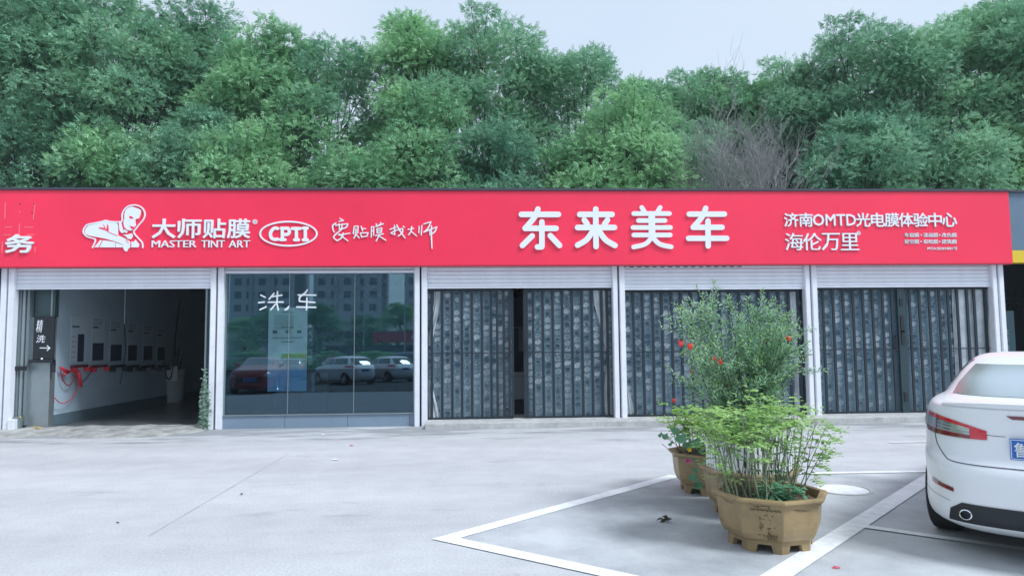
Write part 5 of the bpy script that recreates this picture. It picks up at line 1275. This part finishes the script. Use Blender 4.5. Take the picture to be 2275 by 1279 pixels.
    rim = mesh('rim', rm, 'chrome', smooth=R(40)); dk = mesh('brake_disc', MB().lathe([(.001, .0), (wr*.6, .0)], 24, 'y'), 'black')
    for x in wx:
        for s_ in (-1, 1):
            wh = bpy.data.objects.new('wheel', None); COL.objects.link(wh); wh.parent = t; wh.location = (x, s_*.765, wr+.004); 
            if s_ < 0: wh.rotation_euler = (0, 0, PI)
            link('tyre', ty, wh); link('rim', rim, wh); link('brake_disc', dk, wh)
    return t
HD = R(46); fw = np.array([math.cos(HD), math.sin(HD)]); lf = np.array([-math.sin(HD), math.cos(HD)])
cpos = np.array([12.44, -8.915])
make_car('white sedan seen from behind at the right edge with red and clear tail lights', 'carwhite', cpos, HD, 'sedan', detail=True)
# cars parked across the yard; the tinted window mirrors them
make_car('dark red sedan facing the shop, mirrored low at the left of the tinted window', 'carred', (-.5, -18.9), R(85), 'sedan')
make_car('white hatchback mirrored beside the cardboard box in the tinted window', 'carwhite', (2.9, -23.6), R(228), 'hatch')
make_car('white hatchback mirrored at the middle seam of the tinted window', 'carwhite', (4.6, -27.6), R(230), 'hatch')
make_car('dark red hatchback mirrored between the red sedan and the white hatchbacks', 'carred', (.2, -29.5), R(75), 'hatch')
make_car('grey hatchback in the farther mirrored row behind the red cars', 'cargrey', (-3.5, -33), R(262), 'hatch')
make_car('blue-grey people carrier mirrored at the right of the tinted window', 'cargrey', (5.4, -41), R(174), 'van')
make_car('white van mirrored above the blue-grey carrier in the tinted window', 'carwhite', (6.4, -45), R(178), 'van', cat='van', name='parked_van')

# ================================================================== ACROSS THE YARD (seen only in the glass)
rs = thing('opposite_shop', 'low shop with a dark red sign band mirrored in the tinted window', 'shop building', (0, -70, 0))
obj('wall', MB().box(-9, 9, -78, -70, 0, 3.1), 'darkwall', rs); obj('roof', MB().box(-9.3, 9.3, -78.3, -69.7, 4.61, 4.75), 'roof', rs)
obj('sign_band', MB().box(-3.5, 9, -69.9, -69.6, 3.4, 4.6), mat('dull_red_sign', (.30, .015, .05), .5), rs)
for i, ch in enumerate('美容养护'): 
    gme = glyph(ch, 'letter', (1.0+i*1.0, 3.7, 1.8+i*1.0, 4.3), -69.6, .04, .02, 'letter', rs, axis=1); gme.scale = (-1, 1, 1); gme.location = (2*(1.4+i*1.0), 0, 0); gme.rotation_euler = (0, 0, 0)
    gme.scale = (-1, -1, 1); gme.location.y = 2*(-69.6+70)+.0
for i in range(10): obj('window', MB().box(-8.5+i*1.75, -7.2+i*1.75, -69.98, -69.9, .9, 2.6), 'towerwin', rs)
for k, (x, wd, h) in enumerate(((-42, 15, 48), (-22, 16, 52), (0, 17, 50), (-66, 16, 46))):
    tw = thing('apartment_tower', ['pale tower mirrored top left in the tinted window', 'tall pale tower mirrored top middle in the tinted window', 'pale tower mirrored top right in the tinted window', 'pale tower outermost on the left of the mirrored row'][k], 'building', (x, -155, 0), 'apartment towers across the yard')
    obj('wall', MB().box(x-wd/2, x+wd/2, -170, -155, 0, h), 'tower', tw)
    wm = mesh('window', MB().box(-.8, .8, 0, .12, -.8, .8), 'towerwin')
    for i in range(5):
        for j in range(11): link('window', wm, tw, (-wd/2+1.9+i*(wd-3.8)/4, 0, 14+j*3.1))
    for i in range(2): obj('pilaster', MB().box(x-wd/2+wd*(i+1)/3-.4, x-wd/2+wd*(i+1)/3+.4, -154.9, -154.4, 0, h+1), 'brickwall', tw)
ORD = 'first second third fourth fifth sixth seventh eighth ninth tenth eleventh twelfth thirteenth fourteenth fifteenth'.split()
for k in range(15):
    x = -52+k*5.6; t = put_tree('distant_tree', TM[(k*3) % 4], (x, -80-(k % 3)*4, 0), f'{ORD[k]} tree from the left in the row across the yard, mirrored in the glass', .60+.16*((k*37) % 5)/5, k*1.1, 'trees across the yard', sxy=1.2)
hd = thing('hedge', 'long dark hedge across the yard, mirrored behind the cars in the tinted window', 'hedge', (0, -58, 0))
for k in range(22):
    o = link('clump', TM[4+k % 2][0], hd, (-52+k*4.2 if k*4.2 < 90 else 0, -.8*(k % 3), -.9)); o.scale = (1.25, .7, .36); o.rotation_euler = (0, 0, k*1.3)
for k, x in enumerate((-3., 1.2, 5.5)):
    t = thing('street_lamp', ('leftmost', 'middle', 'rightmost')[k]+' slim street lamp across the yard, mirrored faintly in the tinted window', 'street lamp', (x, -60, 0), 'street lamps across the yard')
    obj('pole', MB().tube([(x, -60, 0), (x, -60, 7.2), (x+.25, -60, 7.8), (x+.9, -60, 8.0)], .06, 8), 'steel', t); obj('lamp_head', MB().box(x+.8, x+1.4, -60.12, -59.88, 7.93, 8.03), 'steel', t, bevel=.02)

# ================================================================== SMALL THINGS ON THE GROUND
mh = gnd(1872, 1088)
t = thing('manhole_cover', 'white painted round manhole cover on the asphalt behind the pots', 'manhole cover', (mh[0], mh[1], 0))
obj('cover', MB().lathe([(.001, .012), (.24, .012), (.25, .005)], 30, 'z', tuple(mh)), 'paint', t); obj('rim', MB().lathe([(.258, .004), (.262, .014), (.29, .014), (.295, .004)], 30, 'z', tuple(mh)), 'step', t)
def litter(name, px_, py, size, m_, label, cat, h=.012, n=7, seed=0):
    rr = random.Random(seed+px_); p = gnd(px_, py); mb = MB(); V = [(p[0], p[1], .009+h)]
    for k in range(n):
        a_ = 2*PI*k/n; r_ = size*rr.uniform(.55, 1.1); V.append((p[0]+r_*math.cos(a_), p[1]+r_*.6*math.sin(a_), .006+rr.uniform(0, h)))
    mb.add(V, [(0, 1+k, 1+(k+1) % n) for k in range(n)]); return tag(obj(name, mb, m_), label, cat)
litter('paper_scrap', 718, 968, .055, 'paper', 'small white scrap lying close to the window bay', 'litter', .03)
litter('paper_scrap', 743, 1022, .06, 'paper', 'flat white scrap lying out on the open concrete', 'litter', .02)
litter('red_wrapper', 782, 990, .05, mat('faded_red', (.6, .12, .18), .6), 'faded red wrapper on the concrete below the window bay', 'litter')
litter('red_wrapper', 1858, 1263, .035, mat('faded_red2', (.55, .10, .15), .6), 'small red wrapper near the bottom edge right of the pots', 'litter')
litter('pebble', 537, 1099, .02, 'rust', 'small dark chip on the concrete left of the middle', 'litter')
litter('pebble', 262, 1163, .02, 'rust', 'tiny dark chip on the concrete at lower left', 'litter')
lt = thing('dead_leaf_clump', 'dark crumpled clump of dead leaves on the asphalt left of the pots', 'debris', tuple(gnd(1481, 1160)))
rr = random.Random(3); p0 = gnd(1481, 1160)
for k in range(9):
    c = Vector((p0[0]+rr.gauss(0, .035), p0[1]+rr.gauss(0, .02), .012+rr.uniform(0, .035))); mb = MB(); u = Vector((rr.gauss(0, 1), rr.gauss(0, 1), rr.gauss(0, .5))).normalized(); v = u.orthogonal().normalized()
    mb.add([tuple(c-u*.035), tuple(c+v*.016), tuple(c+u*.035), tuple(c-v*.016+Vector((0, 0, .01)))], [(0, 1, 2, 3)]); obj('leaf', mb, 'rust', lt)
